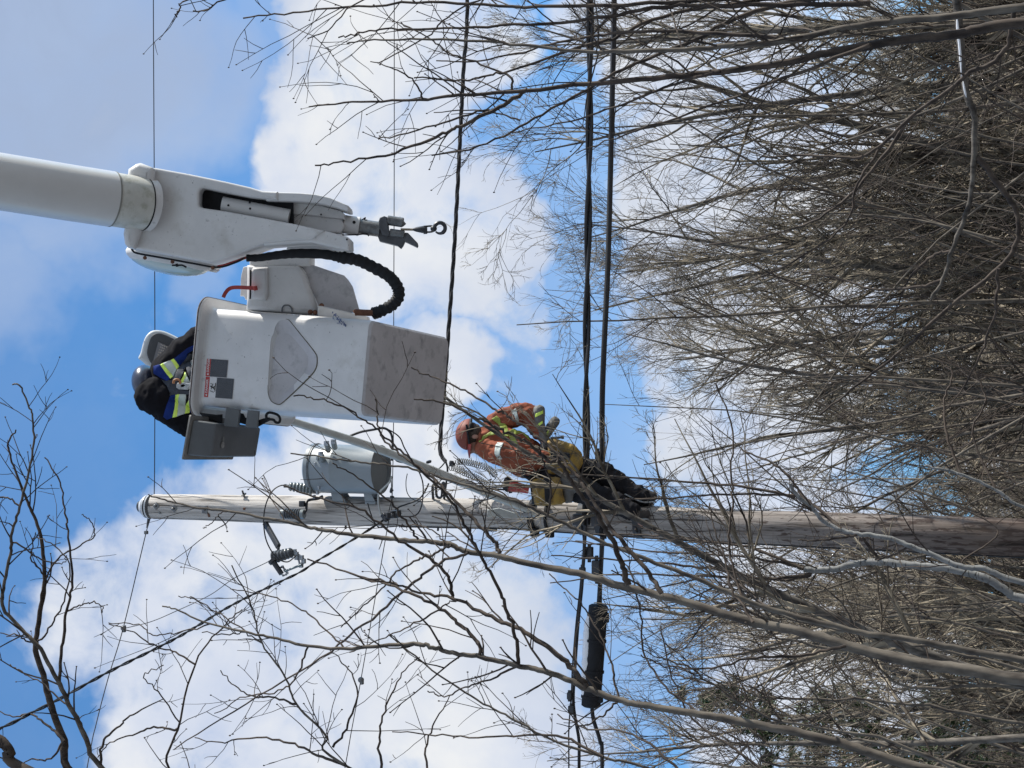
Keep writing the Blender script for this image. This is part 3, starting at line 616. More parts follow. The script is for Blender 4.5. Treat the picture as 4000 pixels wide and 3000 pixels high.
def splice_case():
    a = PY(2338, 2362, 15); e = PY(2308, 2762, 15); root = empty('splice_case', (a + e) / 2, 'long black cable splice case with a ridge of snow on it', 'splice case')
    d = e - a; L = np.linalg.norm(d); d /= L; b = MB(); b.lathe(a, e, [(0, .03), (.0, .06), (.012, .078), (L - .012, .078), (L, .06), (L, .03)], 20)
    for t in (.1, .35, .65, .9): b.lathe(a + d * L * t, e, [(-.012, .078), (-.010, .086), (.010, .086), (.012, .078)], 20)
    for t in (.12, .9): b.box(a + d * L * t + np.array([0, -.02, -.08]), (.08, .04, .04), None, .006)
    b.build('case_body', MT['black'], root)
    pts = [PY(2308, 2395, 14.97), PY(2298, 2450, 14.97), PY(2296, 2520, 14.97), PY(2292, 2600, 14.97), PY(2287, 2680, 14.97), PY(2286, 2735, 14.97)]
    W = cr(pts, 8); rr = [.012 + .030 * math.sin(math.pi * i / (len(W) - 1)) ** .4 * (1 + .3 * mnoise.noise(Vector((i * .5, 0, 0)))) for i in range(len(W))]
    b = MB(); b.tube(W, rr, 10); b.build('snow_ridge', MT['snow'], root, smooth=180)
splice_case()

# loops, jumpers and connectors near the pole
def loop(pts, r, label, m='cable', d=None):
    b = MB(); b.tube(d_path(pts, d or 16.0, n=7), r, 8); tag(b.build('jumper_cable', MT[m], smooth=60), label, 'cable')
DD = depth(PY(1500, 1900, 14.6))
loop([(1341, 1712), (1352, 1722), (1345, 1714), (1404, 1689), (1460, 1678), (1497, 1672), (1522, 1686), (1533, 1715), (1533, 1760), (1530, 1800)], .010, 'black cable bowed out in front of the transformer', d=DD)
loop([(1460, 1676), (1500, 1674), (1530, 1685), (1562, 1710), (1580, 1750), (1610, 1800), (1640, 1850), (1653, 1900), (1648, 1970), (1630, 2008), (1600, 2018), (1545, 2016)], .0055, 'slim black jumper making the big loop down to the pole face', d=DD)
loop([(1543, 1992), (1560, 1980), (1585, 1971), (1620, 1958), (1644, 1942), (1662, 1916), (1675, 1888)], .0065, 'black jumper curving from the pole clamps to the spool bracket', d=DD + .02)
loop([(1591, 1850), (1586, 1880), (1588, 1915), (1600, 1940), (1625, 1956), (1660, 1960), (1720, 1955)], .0035, 'thin wire hooked round over the pole above the spool bracket', d=DD - .05)
loop([(1741, 1803), (1748, 1830), (1744, 1880), (1738, 1921), (1730, 1935)], .008, 'short black drop from the cable end to the spool bracket', d=DD)
loop([(1741, 1803), (1715, 1830), (1685, 1836), (1660, 1830), (1640, 1815), (1560, 1805), (1540, 1790)], .0055, 'black jumper running level between cable end and transformer', d=DD)
loop([(1436, 1965), (1446, 2000), (1462, 2040), (1480, 2060), (1494, 2057)], .005, 'thin dark lead across the pole face under the transformer', d=DD - .08)
loop([(1545, 2000), (1553, 2030), (1548, 2060), (1538, 2085)], .003, 'fine loose wire hanging over the edge of the pole', d=DD - .03)
loop([(1572, 2045), (1570, 2062), (1580, 2072), (1590, 2070), (1586, 2058), (1573, 2050)], .003, 'small curl of wire at the left edge of the pole', d=DD - .03)
loop([(1528, 1875), (1530, 1910), (1531, 1945), (1522, 1985), (1515, 2010)], .004, 'thin vertical lead with two clamps right of the pole clamps', d=DD - .02)
def connectors():
    k = 0
    labs = ['dark clamp cluster on the pole face where the cables meet, biggest one', 'dark clamp of the cable cluster nearest the transformer', 'dark clamp of the cable cluster nearest the left pole edge',
            'little connector on the thin lead close above the pole, upper of two', 'little connector on the thin lead close above the pole, lower of two', 'black knob connector at the end of the coiled wire', 'black tap connector on the level jumper cable', 'small connector left of the black knob on the level wire']
    for (x, y, w, h, dd) in ((1525, 2012, .10, .06, -.12), (1506, 2020, .07, .045, -.10), (1541, 2008, .06, .075, -.11), (1528, 1914, .025, .03, -.02), (1531, 1941, .03, .025, -.02), (1764, 1811, .045, .04, 0), (1673, 1835, .075, .03, 0), (1675, 1804, .03, .03, 0)):
        c = P(x, y, DD + dd); b = MB(); a = rng.normal(size=3); a /= np.linalg.norm(a); c2 = np.cross(a, [0, 0, 1.]); c2 /= np.linalg.norm(c2); ax = np.array([a, c2, np.cross(a, c2)])
        b.box(c, (h * 1.5, h * .8, w * .8), ax, .006); b.tube([c - ax[0] * h, c + ax[0] * h], .008, 6); b.ball(c + ax[2] * w * .4, h * .35, 8, 6)
        tag(b.build('wire_connector', MT['blackm']), labs[k], 'connector'); k += 1
connectors()
def coils():
    for i, (pts, turns, lab) in enumerate((([(1772, 1808), (1800, 1803), (1845, 1810), (1903, 1828), (1930, 1850), (1937, 1870)], 26, 'springy coil of thin wire in the gap beside the lineman, nearer his jacket'),
                              ([(1744, 1826), (1775, 1828), (1813, 1846), (1860, 1866), (1895, 1888), (1912, 1902)], 22, 'springy coil of thin wire in the gap beside the lineman, nearer the pole'))):
        W = cr(pts, 60) if False else None
        q = cr(pts, 80); D = DD + .05; s = D / FPX; n = len(q); T = np.gradient(q, axis=0); T /= np.linalg.norm(T, axis=1)[:, None]
        out = []
        for j in range(n):
            t = j / (n - 1); ph = 2 * math.pi * turns * (.15 * t + .85 * (3 * t * t - 2 * t ** 3)); R = 12 * min(1, t * 8 + .15) * min(1, (1 - t) * 6 + .1)
            nx, ny = -T[j][1], T[j][0]
            out.append(P(q[j][0] + nx * R * math.cos(ph) + T[j][0] * R * .35 * math.sin(ph), q[j][1] + ny * R * math.cos(ph) + T[j][1] * R * .35 * math.sin(ph), D + R * s * math.sin(ph)))
        b = MB(); b.tube(out, .0032, 5); tag(b.build('coiled_wire', MT['wire'], smooth=180), lab, 'coiled wire')
coils()
loop([(1912, 1902), (1920, 1915), (1925, 1940)], .003, 'thin wire tail running from the coil to the pole', m='wire', d=DD + .05)
loop([(1937, 1868), (1926, 1880), (1922, 1905), (1926, 1935)], .003, 'second thin wire tail between coil and pole', m='wire', d=DD + .05)
loop([(1860, 1915), (1900, 1908), (1960, 1903), (2010, 1905)], .006, 'black lead lying from the red tool along the pole', d=DD)
loop([(1850, 1918), (1905, 1912), (1975, 1913), (2060, 1925)], .007, 'thick black lead between the red tool and the pole', d=DD - .02)

# ------------------------------------------------------------------ street lamp on its arm
def street_lamp():
    base = PY(2095, 2008, 14.83)
    root = empty('street_lamp', base, 'grey street lamp whose long arm slants from the pole up behind the bucket', 'street lamp')
    pts = [(2105, 2012, 14.82), (2050, 1984, 14.72), (1950, 1944, 14.6), (1817, 1890, 14.4), (1640, 1818, 14.15), (1470, 1752, 13.9), (1300, 1696, 13.6), (1105, 1634, 13.3), (950, 1575, 13.0), (820, 1510, 12.9), (740, 1455, 12.85), (690, 1412, 12.85)]
    W = np.array([PY(*q) for q in cr(pts, 8)]); b = MB(); b.tube(W, [.036, .034, .030, .026], 16); b.build('arm', MT['alu'], root, smooth=60)
    b = MB(); lp = [(1903, 1992), (1950, 1984), (2054, 2018), (2050, 2024), (1990, 2023), (1906, 2018)]; b.slab([lp], depth(base) - .06, .05, .004); b.build('bracket_plate', MT['alu'], root)
    b = MB()
    for q in ([(2000, 1990), (2040, 2002), (2075, 2000), (2078, 2020), (2030, 2016)], [(2030, 1982), (2080, 1984), (2082, 1996), (2040, 1996)]): b.slab([q], depth(base) - .1, .08, .005)
    b.build('pole_clamp', MT['steel'], root)
    b = MB(); b.tube(d_path([(2020, 2012), (2035, 2000), (2050, 1985), (2056, 1975)], DD - .1), .005, 6); b.tube(d_path([(2015, 2070), (2050, 2040), (2078, 2005)], DD - .12), .006, 6); b.build('tie_wire', MT['gwire'], root)
    # head, seen from underneath
    D = depth(PY(650, 1370, 12.8))
    out = cr([(590, 1442), (560, 1412), (547, 1400), (556, 1378), (566, 1340), (578, 1312), (600, 1293), (630, 1291), (665, 1304), (705, 1326), (748, 1356), (752, 1400), (740, 1440), (700, 1462), (640, 1462)] + [(590, 1442)], 4)[:-1]
    b = MB(); b.slab([out], D - .02, .12, .03, tilt=(.25, .1), res=4); head = b.build('lamp_head', mat('lamp_housing', (.50, .53, .55), .5, var=.06), root, smooth=60)
    inn = cr([(606, 1436), (588, 1412), (578, 1380), (584, 1345), (596, 1315), (616, 1303), (640, 1306), (690, 1330), (738, 1362), (738, 1400), (720, 1436), (660, 1448), (606, 1436)], 4)[:-1]
    b = MB(); b.slab([inn], D - .035, .03, .006, tilt=(.25, .1)); b.build('underside', mat('lamp_underside', (.05, .056, .065), .5), head)
    led = [(620, 1336), (664, 1356), (642, 1412), (600, 1410)]
    b = MB(); b.slab([led], D - .05, .02, .003, tilt=(.25, .1)); b.build('lens_panel', mat('led_panel', (.17, .175, .19), .35), head)
    b = MB()
    for i in range(6):
        for j in range(7):
            u = (i + .5) / 6; v = (j + .5) / 7
            q = (1 - v) * ((1 - u) * np.array(led[0]) + u * np.array(led[1])) + v * ((1 - u) * np.array(led[3]) + u * np.array(led[2]))
            b.ball(P(q[0], q[1], D - .052 + .0), .0065, 6, 4)
    b.build('led_lens', mat('led_lens', (.42, .38, .34), .2, coat=.6), head)
    b = MB(); b.slab([[(584, 1322), (590, 1322), (592, 1358), (580, 1360), (562, 1358), (566, 1332)]], D - .05, .1, .006); b.build('latch', mat('latch_plastic', (.36, .39, .42), .5), head)
street_lamp()
# ------------------------------------------------------------------ bucket lift
BO = np.array([0.09669838, 10.69859731, 6.63240812]); BR = (math.radians(-1.08), math.radians(3.768), math.radians(3.966))
def rotm(rx, ry, rz):
    cx, sx, cy, sy, cz, sz = math.cos(rx), math.sin(rx), math.cos(ry), math.sin(ry), math.cos(rz), math.sin(rz)
    return np.array([[cz, -sz, 0], [sz, cz, 0], [0, 0, 1]]) @ np.array([[cy, 0, sy], [0, 1, 0], [-sy, 0, cy]]) @ np.array([[1, 0, 0], [0, cx, -sx], [0, sx, cx]])
BM = rotm(*BR); BW, BH, BD, BT = .61, 1.094, 1.232, .05
def bl(x, y, z): return BO + BM @ np.array([x, y, z])
def on_front(x, y, off=0.0):            # picture point -> bucket coordinates on its near wall
    n = BM @ np.array([0, -1., 0]); r = ray(x, y); t = ((BO - CAM) @ n) / (r @ n); return BM.T @ (CAM + r * t - BO) + np.array([0, -off, 0])
lift = empty('bucket_lift', bl(0, .6, 0), 'white insulated bucket lift: boom, hook winch and white work bucket with red danger decals', 'bucket lift')

def rrect(z, off, r, n=6):
    t = 1 - BT * (1 - z / BH); hx = BW / 2 * t + off; y0 = -off; y1 = BD * t + off; pts = []
    for cx, cy, a0 in ((hx - r, y1 - r, 0), (-hx + r, y1 - r, 90), (-hx + r, y0 + r, 180), (hx - r, y0 + r, 270)):
        for i in range(n + 1):
            a = math.radians(a0 + 90 * i / n); pts.append((cx + r * math.cos(a), cy + r * math.sin(a), z))
    return pts
def make_bucket():
    rings = [(0, -.035, .03), (.006, -.016, .045), (.02, -.003, .055), (.045, 0, .06), (.30, 0, .06), (.60, 0, .06), (.90, 0, .06), (1.110, 0, .06), (1.122, .004, .062), (1.134, .016, .07), (1.142, .036, .085), (1.148, .056, .1), (1.156, .066, .105), (1.168, .066, .105), (1.176, .060, .1),
             (1.176, -.03, .06), (1.08, -.07, .05), (.55, -.09, .05)]
    V = []; fs = []; k = 28
    for z, off, r in rings: V += rrect(z, off, r)
    for i in range(len(rings) - 1):
        for j in range(k): fs.append((i * k + j, i * k + (j + 1) % k, (i + 1) * k + (j + 1) % k, (i + 1) * k + j))
    fs.append(tuple(range(k))[::-1]); fs.append(tuple((len(rings) - 1) * k + j for j in range(k)))
    W = np.array([bl(*v) for v in V]); b = MB(); b.add(W, fs)
    bucket = b.build('bucket', [MT['white'], MT['dirty']], lift, smooth=40)
    # step recess cut into the near wall
    outer = [(1117, 1247), (1133, 1256), (1180, 1314), (1228, 1376), (1237, 1403), (1228, 1448), (1170, 1510), (1110, 1566), (1088, 1579), (1061, 1566), (1049, 1539), (1047, 1503), (1052, 1410), (1058, 1330), (1070, 1300), (1076, 1275), (1092, 1252)]
    inner = [(1105, 1300), (1122, 1306), (1152, 1340), (1182, 1380), (1188, 1403), (1182, 1440), (1150, 1485), (1108, 1526), (1092, 1533), (1072, 1520), (1056, 1500), (1054, 1485), (1058, 1410), (1064, 1350), (1072, 1318), (1080, 1306), (1092, 1300)]
    o = [on_front(*p) for p in cr(outer + outer[:1], 3)[:-1]]; q = [on_front(*p) for p in cr(inner + inner[:1], 3)[:-1]]; n = len(o)
    cut = MB(); r0 = [bl(p[0], -.05, p[2]) for p in o]; r1 = [bl(p[0], .003, p[2]) for p in o]
    r2 = [bl(p[0], .012 + .042 * np.clip((.72 - p[2]) / .30, 0, 1), p[2]) for p in q]
    fs = [(i * n + j, i * n + (j + 1) % n, (i + 1) * n + (j + 1) % n, (i + 1) * n + j) for i in range(2) for j in range(n)] + [tuple(range(n))[::-1], tuple(2 * n + j for j in range(n))]
    cut.add(np.array(r0 + r1 + r2), fs); co = cut.build('cut', None, lift, smooth=40)
    md = bucket.modifiers.new('b', 'BOOLEAN'); md.object = co; md.operation = 'DIFFERENCE'; md.solver = 'EXACT'
    bpy.context.view_layer.update(); dg = bpy.context.evaluated_depsgraph_get(); me = bpy.data.meshes.new_from_object(bucket.evaluated_get(dg))
    bucket.modifiers.clear(); bucket.data = me; bpy.data.objects.remove(co)
    me.materials.clear(); me.materials.append(MT['white']); me.materials.append(MT['dirty'])
    org = ORIGIN[bucket.name]
    for p in me.polygons:
        c = BM.T @ (np.array(p.center[:]) + org - BO); nn = BM.T @ np.array(p.normal[:]); p.material_index = 1 if c[2] < .016 or (.008 < c[1] < .1 and .3 < c[2] < .8 and abs(c[0]) < .26 and nn[1] < -.8) else 0  # scuffed base; the recess floor's shade is put into its colour too
    me.polygons.foreach_set('use_smooth', [True] * len(me.polygons)); me.set_sharp_from_angle(angle=math.radians(18))
    seam = [(1117, 1246), (1133, 1255), (1180, 1313), (1229, 1375), (1239, 1403), (1229, 1449), (1171, 1511), (1111, 1567), (1088, 1580), (1060, 1567), (1048, 1539), (1046, 1505)]
    W = np.array([bl(*(on_front(*p, .001))) for p in cr(seam, 5)]); rr = np.concatenate([np.linspace(.0015, .0045, len(W) // 2), np.linspace(.0045, .001, len(W) - len(W) // 2)])
    b = MB(); b.tube(W, rr, 6); b.build('recess_seam', mat('dark_seam', (.11, .10, .07), .8), bucket)  # thin dark tube along the recess outline
    # worn lip edge
    rp = np.array([bl(*v) for v in rrect(1.165, .0655, .105, 8)]); b = MB(); rp = np.vstack([rp, rp[:1]])
    b.tube(rp, .006, 6, cap=False); b.build('rim_edge', mat('worn_rim', (.12, .10, .095), .8, var=.6, scale=30), bucket)
    # paint scuff
    b = MB(); rr_ = np.random.default_rng(3)
    for i in range(46):
        x = 1295 + rr_.random() * 58; y = 1233 + (x - 1295) * .62 + rr_.normal() * 6; p = on_front(x, y, .0012); w = .002 + .006 * rr_.random()
        b.box(bl(*p), (w * 1.6, .0015, w), BM.T @ np.eye(3) if False else np.array([BM[:, 0], BM[:, 1], BM[:, 2]]))
    b.build('blue_scuff', mat('blue_scuff', (.12, .15, .26), .7), bucket)
    return bucket
bucket = make_bucket()

def text_mesh(b, s, x0, z0, size, y=-.006, frame=None, upm=1.0):
    cu = bpy.data.curves.new('t', 'FONT'); cu.body = s; cu.size = size; cu.extrude = .0006; cu.offset = size * .02
    o = bpy.data.objects.new('t', cu); COL.objects.link(o); bpy.context.view_layer.update()
    dg = bpy.context.evaluated_depsgraph_get(); me = bpy.data.meshes.new_from_object(o.evaluated_get(dg))
    V = np.array([bl(x0 + v.co.x, y + v.co.z, z0 + v.co.y) for v in me.vertices]); fs = [tuple(p.vertices) for p in me.polygons]
    bpy.data.objects.remove(o); bpy.data.curves.remove(cu); bpy.data.meshes.remove(me); b.add(V, fs)
def panel(b, x0, x1, z0, z1, y, th=.0015):
    P8 = [bl(x0, y, z0), bl(x1, y, z0), bl(x1, y, z1), bl(x0, y, z1), bl(x0, y + th, z0), bl(x1, y + th, z0), bl(x1, y + th, z1), bl(x0, y + th, z1)]
    b.hexa(P8)
def decal(tl, br, with_pic, lab):
    a = on_front(*tl); c = on_front(*br)      # tl: upper-left when upright; br: lower-right
    x0, x1, z1, z0 = a[0], c[0], a[2], c[2]; H = z1 - z0; Wd = x1 - x0; hz = .030
    b = MB(); panel(b, x0, x1, z0, z1, -.0022); dec = b.build('warning_decal', MT['decalwhite'], bucket); tag(dec, lab)
    b = MB(); panel(b, x0 + .0015, x1 - .0015, z1 - hz, z1 - .0015, -.0038, .0014); b.build('red_header', MT['decalred'], dec)
    zt = z1 - hz - (.052 if with_pic else .0015)
    b = MB(); panel(b, x0 + .0015, x1 - .0015, z0 + .0015, zt, -.0038, .0014); b.build('text_block', MT['decaldark'], dec)
    b = MB(); text_mesh(b, 'DANGER', x0 + .026, z1 - hz + .0075, .021, -.0048)
    tri = [(x0 + .007, z1 - hz + .007), (x0 + .022, z1 - hz + .007), (x0 + .0145, z1 - hz + .022)]
    b.add([bl(x, -.0050, z) for x, z in tri], [(0, 1, 2)]); b.build('lettering', MT['decalwhite'], dec, smooth=0)
    b = MB(); n = int((zt - z0 - .01) / .0075); rr_ = np.random.default_rng(5)
    for i in range(n):
        zz = zt - .009 - i * .0075; xx = x0 + .008; end = x1 - .008 - rr_.random() * .02 * (i % 3 == 2)
        while xx < end - .006:
            w = min(.004 + rr_.random() * .012, end - xx); panel(b, xx, xx + w, zz, zz + .0022, -.0048, .0008); xx += w + .0025
    b.build('small_print', mat('small_print', (.11, .12, .13), .5), dec)
    if with_pic:
        b = MB(); cx = (x0 + x1) / 2; cz = z1 - hz - .027
        def st(p, q, r=.0022): b.tube([bl(cx + p[0], -.0052, cz + p[1]), bl(cx + q[0], -.0052, cz + q[1])], r, 6)
        b.ball(bl(cx + .006, -.0052, cz + .013), .0042, 8, 6)
        st((.004, .009), (-.002, -.004), .0038); st((-.002, -.004), (-.013, -.014), .0025); st((-.002, -.004), (.008, -.015), .0025); st((.003, .006), (-.012, .010)); st((.004, .007), (.016, .002))
        st((-.026, -.018), (.028, -.018), .002); st((-.022, .016), (-.030, -.010), .0018); st((.022, .018), (.019, -.004), .0015)
        b.build('pictogram', MT['ink'], dec)
decal((803, 1470), (893, 1406), False, 'small red-headed danger decal, the one nearer the boom, with a dark text block')
decal((797, 1551), (916, 1479), True, 'larger red-headed danger decal with a pictogram and dark text block, nearer the grey bin')

LD = 12.0
def lift_part(name, loops, d, th, bev, m, parent=None, tilt=None, smooth=35, res=3):
    b = MB(); b.slab(loops, d, th, bev, tilt, res); return b.build(name, MT[m] if isinstance(m, str) else m, parent or lift, smooth=smooth)
def lift_boom():
    W = np.array([P(-1800, 437, 10.0), P(-900, 574, 10.6), P(0, 709, 11.2), P(280, 754, 11.4), P(437, 778, 11.52)]); r = [.163] * 5
    b = MB(); b.tube(W, r, 48); bm_ = b.build('boom', MT['boom'], lift, smooth=60)
    b = MB(); b.tube([P(437, 778, 11.52), P(540, 794, 11.60), P(561, 797.5, 11.62)], [.158, .158, .157], 48); b.build('boom_end_sleeve', MT['patina'], lift, smooth=60)
    b = MB(); b.tube([P(433, 777.4, 11.517), P(439, 778.3, 11.522)], .1635, 48); b.build('joint_ring', mat('joint_seam', (.2, .2, .18), .7), bm_)
    # moulded cover round the boom tip; slot shows the levelling cylinder
    slot = [(803, 766), (808, 754), (818, 748), (900, 765), (1000, 784), (1108, 795), (1108, 873), (1000, 856), (900, 838), (820, 827), (806, 822), (801, 812)]
    body = [(596, 666), (640, 671), (760, 693), (900, 722), (1000, 745), (1050, 760), (1108, 762), (1108, 795), (1000, 784), (900, 765), (818, 748), (808, 754), (803, 766), (801, 812), (806, 822), (820, 827), (900, 838), (1000, 856), (1090, 873), (1180, 890), (1290, 915), (1240, 948), (1140, 952), (1060, 962), (950, 1005), (850, 1040), (760, 1025), (640, 1003), (545, 985), (541, 960), (575, 900), (596, 845), (606, 780), (606, 720)]
    lift_part('boom_tip_cover', [body], 11.64, .50, .018, 'white', smooth=30, res=5)
    # bright chamfered collar the boom slides into
    collar = [(566, 656), (582, 652), (625, 668), (636, 676), (628, 780), (612, 850), (580, 925), (556, 987), (532, 984), (521, 970), (515, 930), (540, 800), (532, 700), (535, 676)]
    lift_part('cover_collar', [collar], 11.56, .60, .04, 'white', smooth=60, res=5)
    b = MB(); b.tube([P(550, 795.6, 11.61), P(590, 802, 11.65)], .1545, 48); b.build('boom_end_plug', MT['white'], lift, smooth=60); b = MB(); b.tube([P(557, 797, 11.617), P(562, 797.6, 11.622)], .1582, 48); b.build('boom_seal', MT['black'], lift, smooth=60)
    lift_part('cover_back_plate', [[(524, 684), (552, 672), (560, 700), (522, 900), (520, 985), (850, 1042), (870, 1030), (860, 1050), (760, 1062), (640, 1040), (540, 1015), (508, 990), (503, 960), (502, 905)]], 12.0, .14, .02, 'white', smooth=60)
    # clear inspection dome under the cover
    b = MB(); ca = P(662, 1018, 11.95); ax = np.array([-UP * .99 + -RT * .15, -F, np.cross(-UP, -F)])
    u = P(832, 1048, 11.95) - P(512, 988, 11.95); u /= np.linalg.norm(u); w = np.cross(u, F); w /= np.linalg.norm(w); w = -w if (w @ RT) > 0 else w
    b.ball(ca, (.25, .085, .15), 24, 14, np.array([u, w, F])); b.build('inspection_dome', MT['glass'], lift, smooth=180)
    b = MB(); b.ball(P(660, 1017, 11.95), (.27, .085, .16), 24, 14, np.array([u, w, F * 1.0]));  # white shell around the dome
    V = b.v[0]; b.v[0] = V + (-w) * .012; b.build('dome_shell', MT['white'], lift, smooth=180)
    for x, y in ((566, 1007), (674, 1023), (831, 1046)): b = MB(); b.ball(P(x, y, 11.66), .012, 8, 6); b.build('cover_bolt', MT['rust'], lift)
    b = MB(); b.tube(d_path([(672, 1036), (695, 1036), (712, 1036), (728, 1044)], 11.72), .006, 6); b.tube([P(690, 1030, 11.7), P(692, 1042, 11.7)], .008, 6); b.build('dome_latch', MT['black'], lift)
    b = MB(); b.tube(d_path([(516, 905), (514, 960), (518, 978), (540, 990), (640, 1008), (760, 1030), (852, 1044), (920, 1025), (955, 1008)], 11.70), .006, 6); b.build('cover_gasket', MT['black'], lift)
    # black sheet stands in for the shade inside the slot, cylinder before it
    lift_part('slot_shade_sheet', [[(795, 745), (1150, 790), (1150, 890), (795, 830)]], 11.76, .12, .0, 'black')
    b = MB(); b.tube([P(868, 796, 11.735), P(1130, 846, 11.735)], .044, 24); cyl = b.build('levelling_cylinder', MT['boom'], lift, smooth=60)
    for x, y in ((975, 790), (977, 815), (892, 802)): b = MB(); b.ball(P(x, y, 11.692), .007, 8, 6); b.build('cylinder_bolt', MT['black'], cyl)
    # cheek plates and sheave blocks at the tip
    up = [(1048, 760), (1108, 760), (1180, 762), (1245, 768), (1300, 781), (1350, 803), (1370, 812), (1373, 825), (1371, 832), (1362, 832), (1320, 818), (1260, 804), (1180, 796), (1108, 794), (1048, 792)]
    lift_part('cheek_plate', [up], 11.66, .30, .01, 'white', smooth=50)
    lo = [(1040, 873), (1080, 874), (1128, 878), (1216, 895), (1300, 914), (1368, 932), (1375, 940), (1376, 975), (1370, 983), (1355, 983), (1290, 968), (1226, 953), (1175, 955), (1110, 960), (1040, 966)]
    lift_part('cheek_plate', [lo], 11.66, .32, .012, 'white', smooth=50)
    lift_part('guide_plate', [[(1130, 952), (1226, 953), (1290, 968), (1360, 984), (1352, 986), (1290, 984), (1200, 990), (1120, 975)]], 12.0, .06, .006, 'white')
    lift_part('guide_block', [[(1108, 793), (1180, 797), (1260, 808), (1338, 828), (1352, 842), (1352, 862), (1300, 856), (1220, 846), (1110, 842)]], 11.79, .2, .008, 'white')
    lift_part('guide_block', [[(1090, 836), (1110, 833), (1220, 846), (1340, 860), (1352, 888), (1336, 915), (1280, 912), (1200, 898), (1090, 872)]], 11.82, .2, .008, 'white')
    for x, y in ((1254, 838), (1355, 935)): b = MB(); b.tube([P(x, y, 11.68), P(x, y, 11.645)], .006, 8); b.build('cover_bolt', MT['black'], lift)
    # jib with rope hook
    jd = 11.9; b = MB(); b.lathe(P(1345, 876, jd), P(1404, 885, jd), [(0, .055), (.09, .058), (.092, .05)], 24); b.tube([P(1345, 876, jd), P(1405, 885, jd)], .056, 24); jib = b.build('jib', MT['white'], lift, smooth=50)
    b = MB(); b.tube([P(1383, 868, jd - .06), P(1383, 871, jd - .03)], .010, 8); b.build('pin_hole', MT['black'], jib)
    b = MB(); b.tube([P(1404, 885, jd), P(1484, 896, jd)], .046, 24); b.build('jib_tube', MT['dsteel'], jib, smooth=50)
    b = MB(); b.tube(d_path([(1336, 918), (1390, 917), (1430, 914), (1441, 922)], jd - .03), .0045, 6); b.tube(d_path([(1415, 858), (1428, 850), (1424, 858), (1435, 860)], jd - .04), .004, 6); b.build('tie_wire', MT['black'], jib)
    for nm, lp, dd, th in (('head_plate', [(1472, 912), (1478, 880), (1484, 855), (1500, 846), (1515, 850), (1520, 905), (1560, 925), (1576, 918), (1586, 910), (1596, 912), (1632, 950), (1634, 960), (1630, 968), (1618, 962), (1582, 945), (1574, 962), (1566, 972), (1556, 964), (1554, 962), (1500, 948), (1484, 944)], -.02, .10),
                           ('head_plate', [(1486, 850), (1503, 845), (1512, 850), (1518, 890), (1525, 918), (1512, 924), (1495, 918), (1482, 890), (1480, 865)], -.05, .06)):
        lift_part(nm, [lp], jd + dd, th, .006, mat('cast_iron', (.085, .09, .10), .5, metal=.4, var=.25, scale=20), jib)
    b = MB(); b.lathe(P(1512, 860, jd - .02), P(1578, 870, jd - .02), [(0, .024), (.004, .03), (.095, .03), (.10, .024)], 16); b.build('roller', MT['dsteel'], jib); b = MB(); b.lathe(P(1522, 908, jd - .02), P(1582, 916, jd - .02), [(0, .02), (.004, .024), (.085, .024), (.09, .02)], 16); b.tube([P(1556, 852, jd), P(1580, 880, jd)], .014, 8); b.build('roller', MT['dsteel'], jib)
    b = MB(); b.tube(d_path([(1565, 896), (1620, 897)], jd - .02), .0075, 8); b.build('winch_rope', mat('winch_rope', (.22, .18, .13), .8, scale=60), jib)
    hk = MB(); hk.lathe(P(1612, 896, jd - .02), P(1668, 897, jd - .02), [(0, .007), (.02, .014), (.06, .022), (.088, .014)], 12)
    hk.tube([P(1660, 882, jd - .02), P(1662, 914, jd - .02)], .012, 8)
    hk.tube(cr([P(1655, 885, jd), P(1690, 884, jd), P(1693, 903, jd), P(1660, 905, jd), P(1655, 885, jd)], 4), .006, 8); hk.ball(P(1694, 893, jd - .01), .02, 10, 8)
    q = [P(1718 + 21 * math.cos(a), 891 + 21 * math.sin(a), jd - .02) for a in np.linspace(math.radians(-150), math.radians(140), 22)]; hk.tube([P(1694, 893, jd - .02)] + q, [.011] + [.0125] * 16 + [.010, .009, .008, .007, .006, .005], 8)
    hk.tube([P(1699, 884, jd - .02), P(1712, 869, jd - .02)], .005, 6); hk.build('hook', MT['blackm'], jib)
    # ribbed black hose
    c = cr([(962, 1008), (1010, 1007), (1058, 1000), (1115, 993), (1171, 990), (1262, 993), (1329, 1005), (1397, 1016), (1456, 1043), (1519, 1079), (1553, 1122), (1556, 1160), (1530, 1192), (1483, 1217), (1460, 1224)], 14)
    n = len(c); b = MB(); W = []; rr = []
    for i, (x, y) in enumerate(c):
        t = i / (n - 1); wob = mnoise.noise(Vector((i * .55, 0, 2))) * (1 if t > .4 else .3)
        W.append(P(x, y, 11.75 + .22 * t)); base = .021 + .008 * min(1, t * 3.2) + (.007 if t > .42 else 0)
        rr.append(base + .0045 * wob + .003 * math.sin(i * (1.1 if t > .42 else .8)) * (1 if t > .42 else .35))
    b.tube(W, rr, 14); hose = b.build('hydraulic_hose', MT['black'], lift, smooth=180)
    b = MB(); b.tube(d_path([(1465, 1222), (1430, 1222), (1395, 1220), (1385, 1222)], 11.95), .020, 10); b.build('hose_end', MT['rust'], hose)
    b = MB(); b.tube(d_path([(850, 1040), (900, 1028), (950, 1008), (985, 1000)], 11.8), .006, 6); b.tube(d_path([(870, 1036), (930, 1016), (975, 1006)], 11.78), .005, 6); b.build('control_line', MT['red'], hose)
    # swivel bracket between boom and bucket
    BD2 = 12.15
    lift_part('swivel_collar', [[(984, 1012), (1223, 985), (1223, 1045), (985, 1052)]], BD2 + .02, .30, .02, 'white', smooth=50)
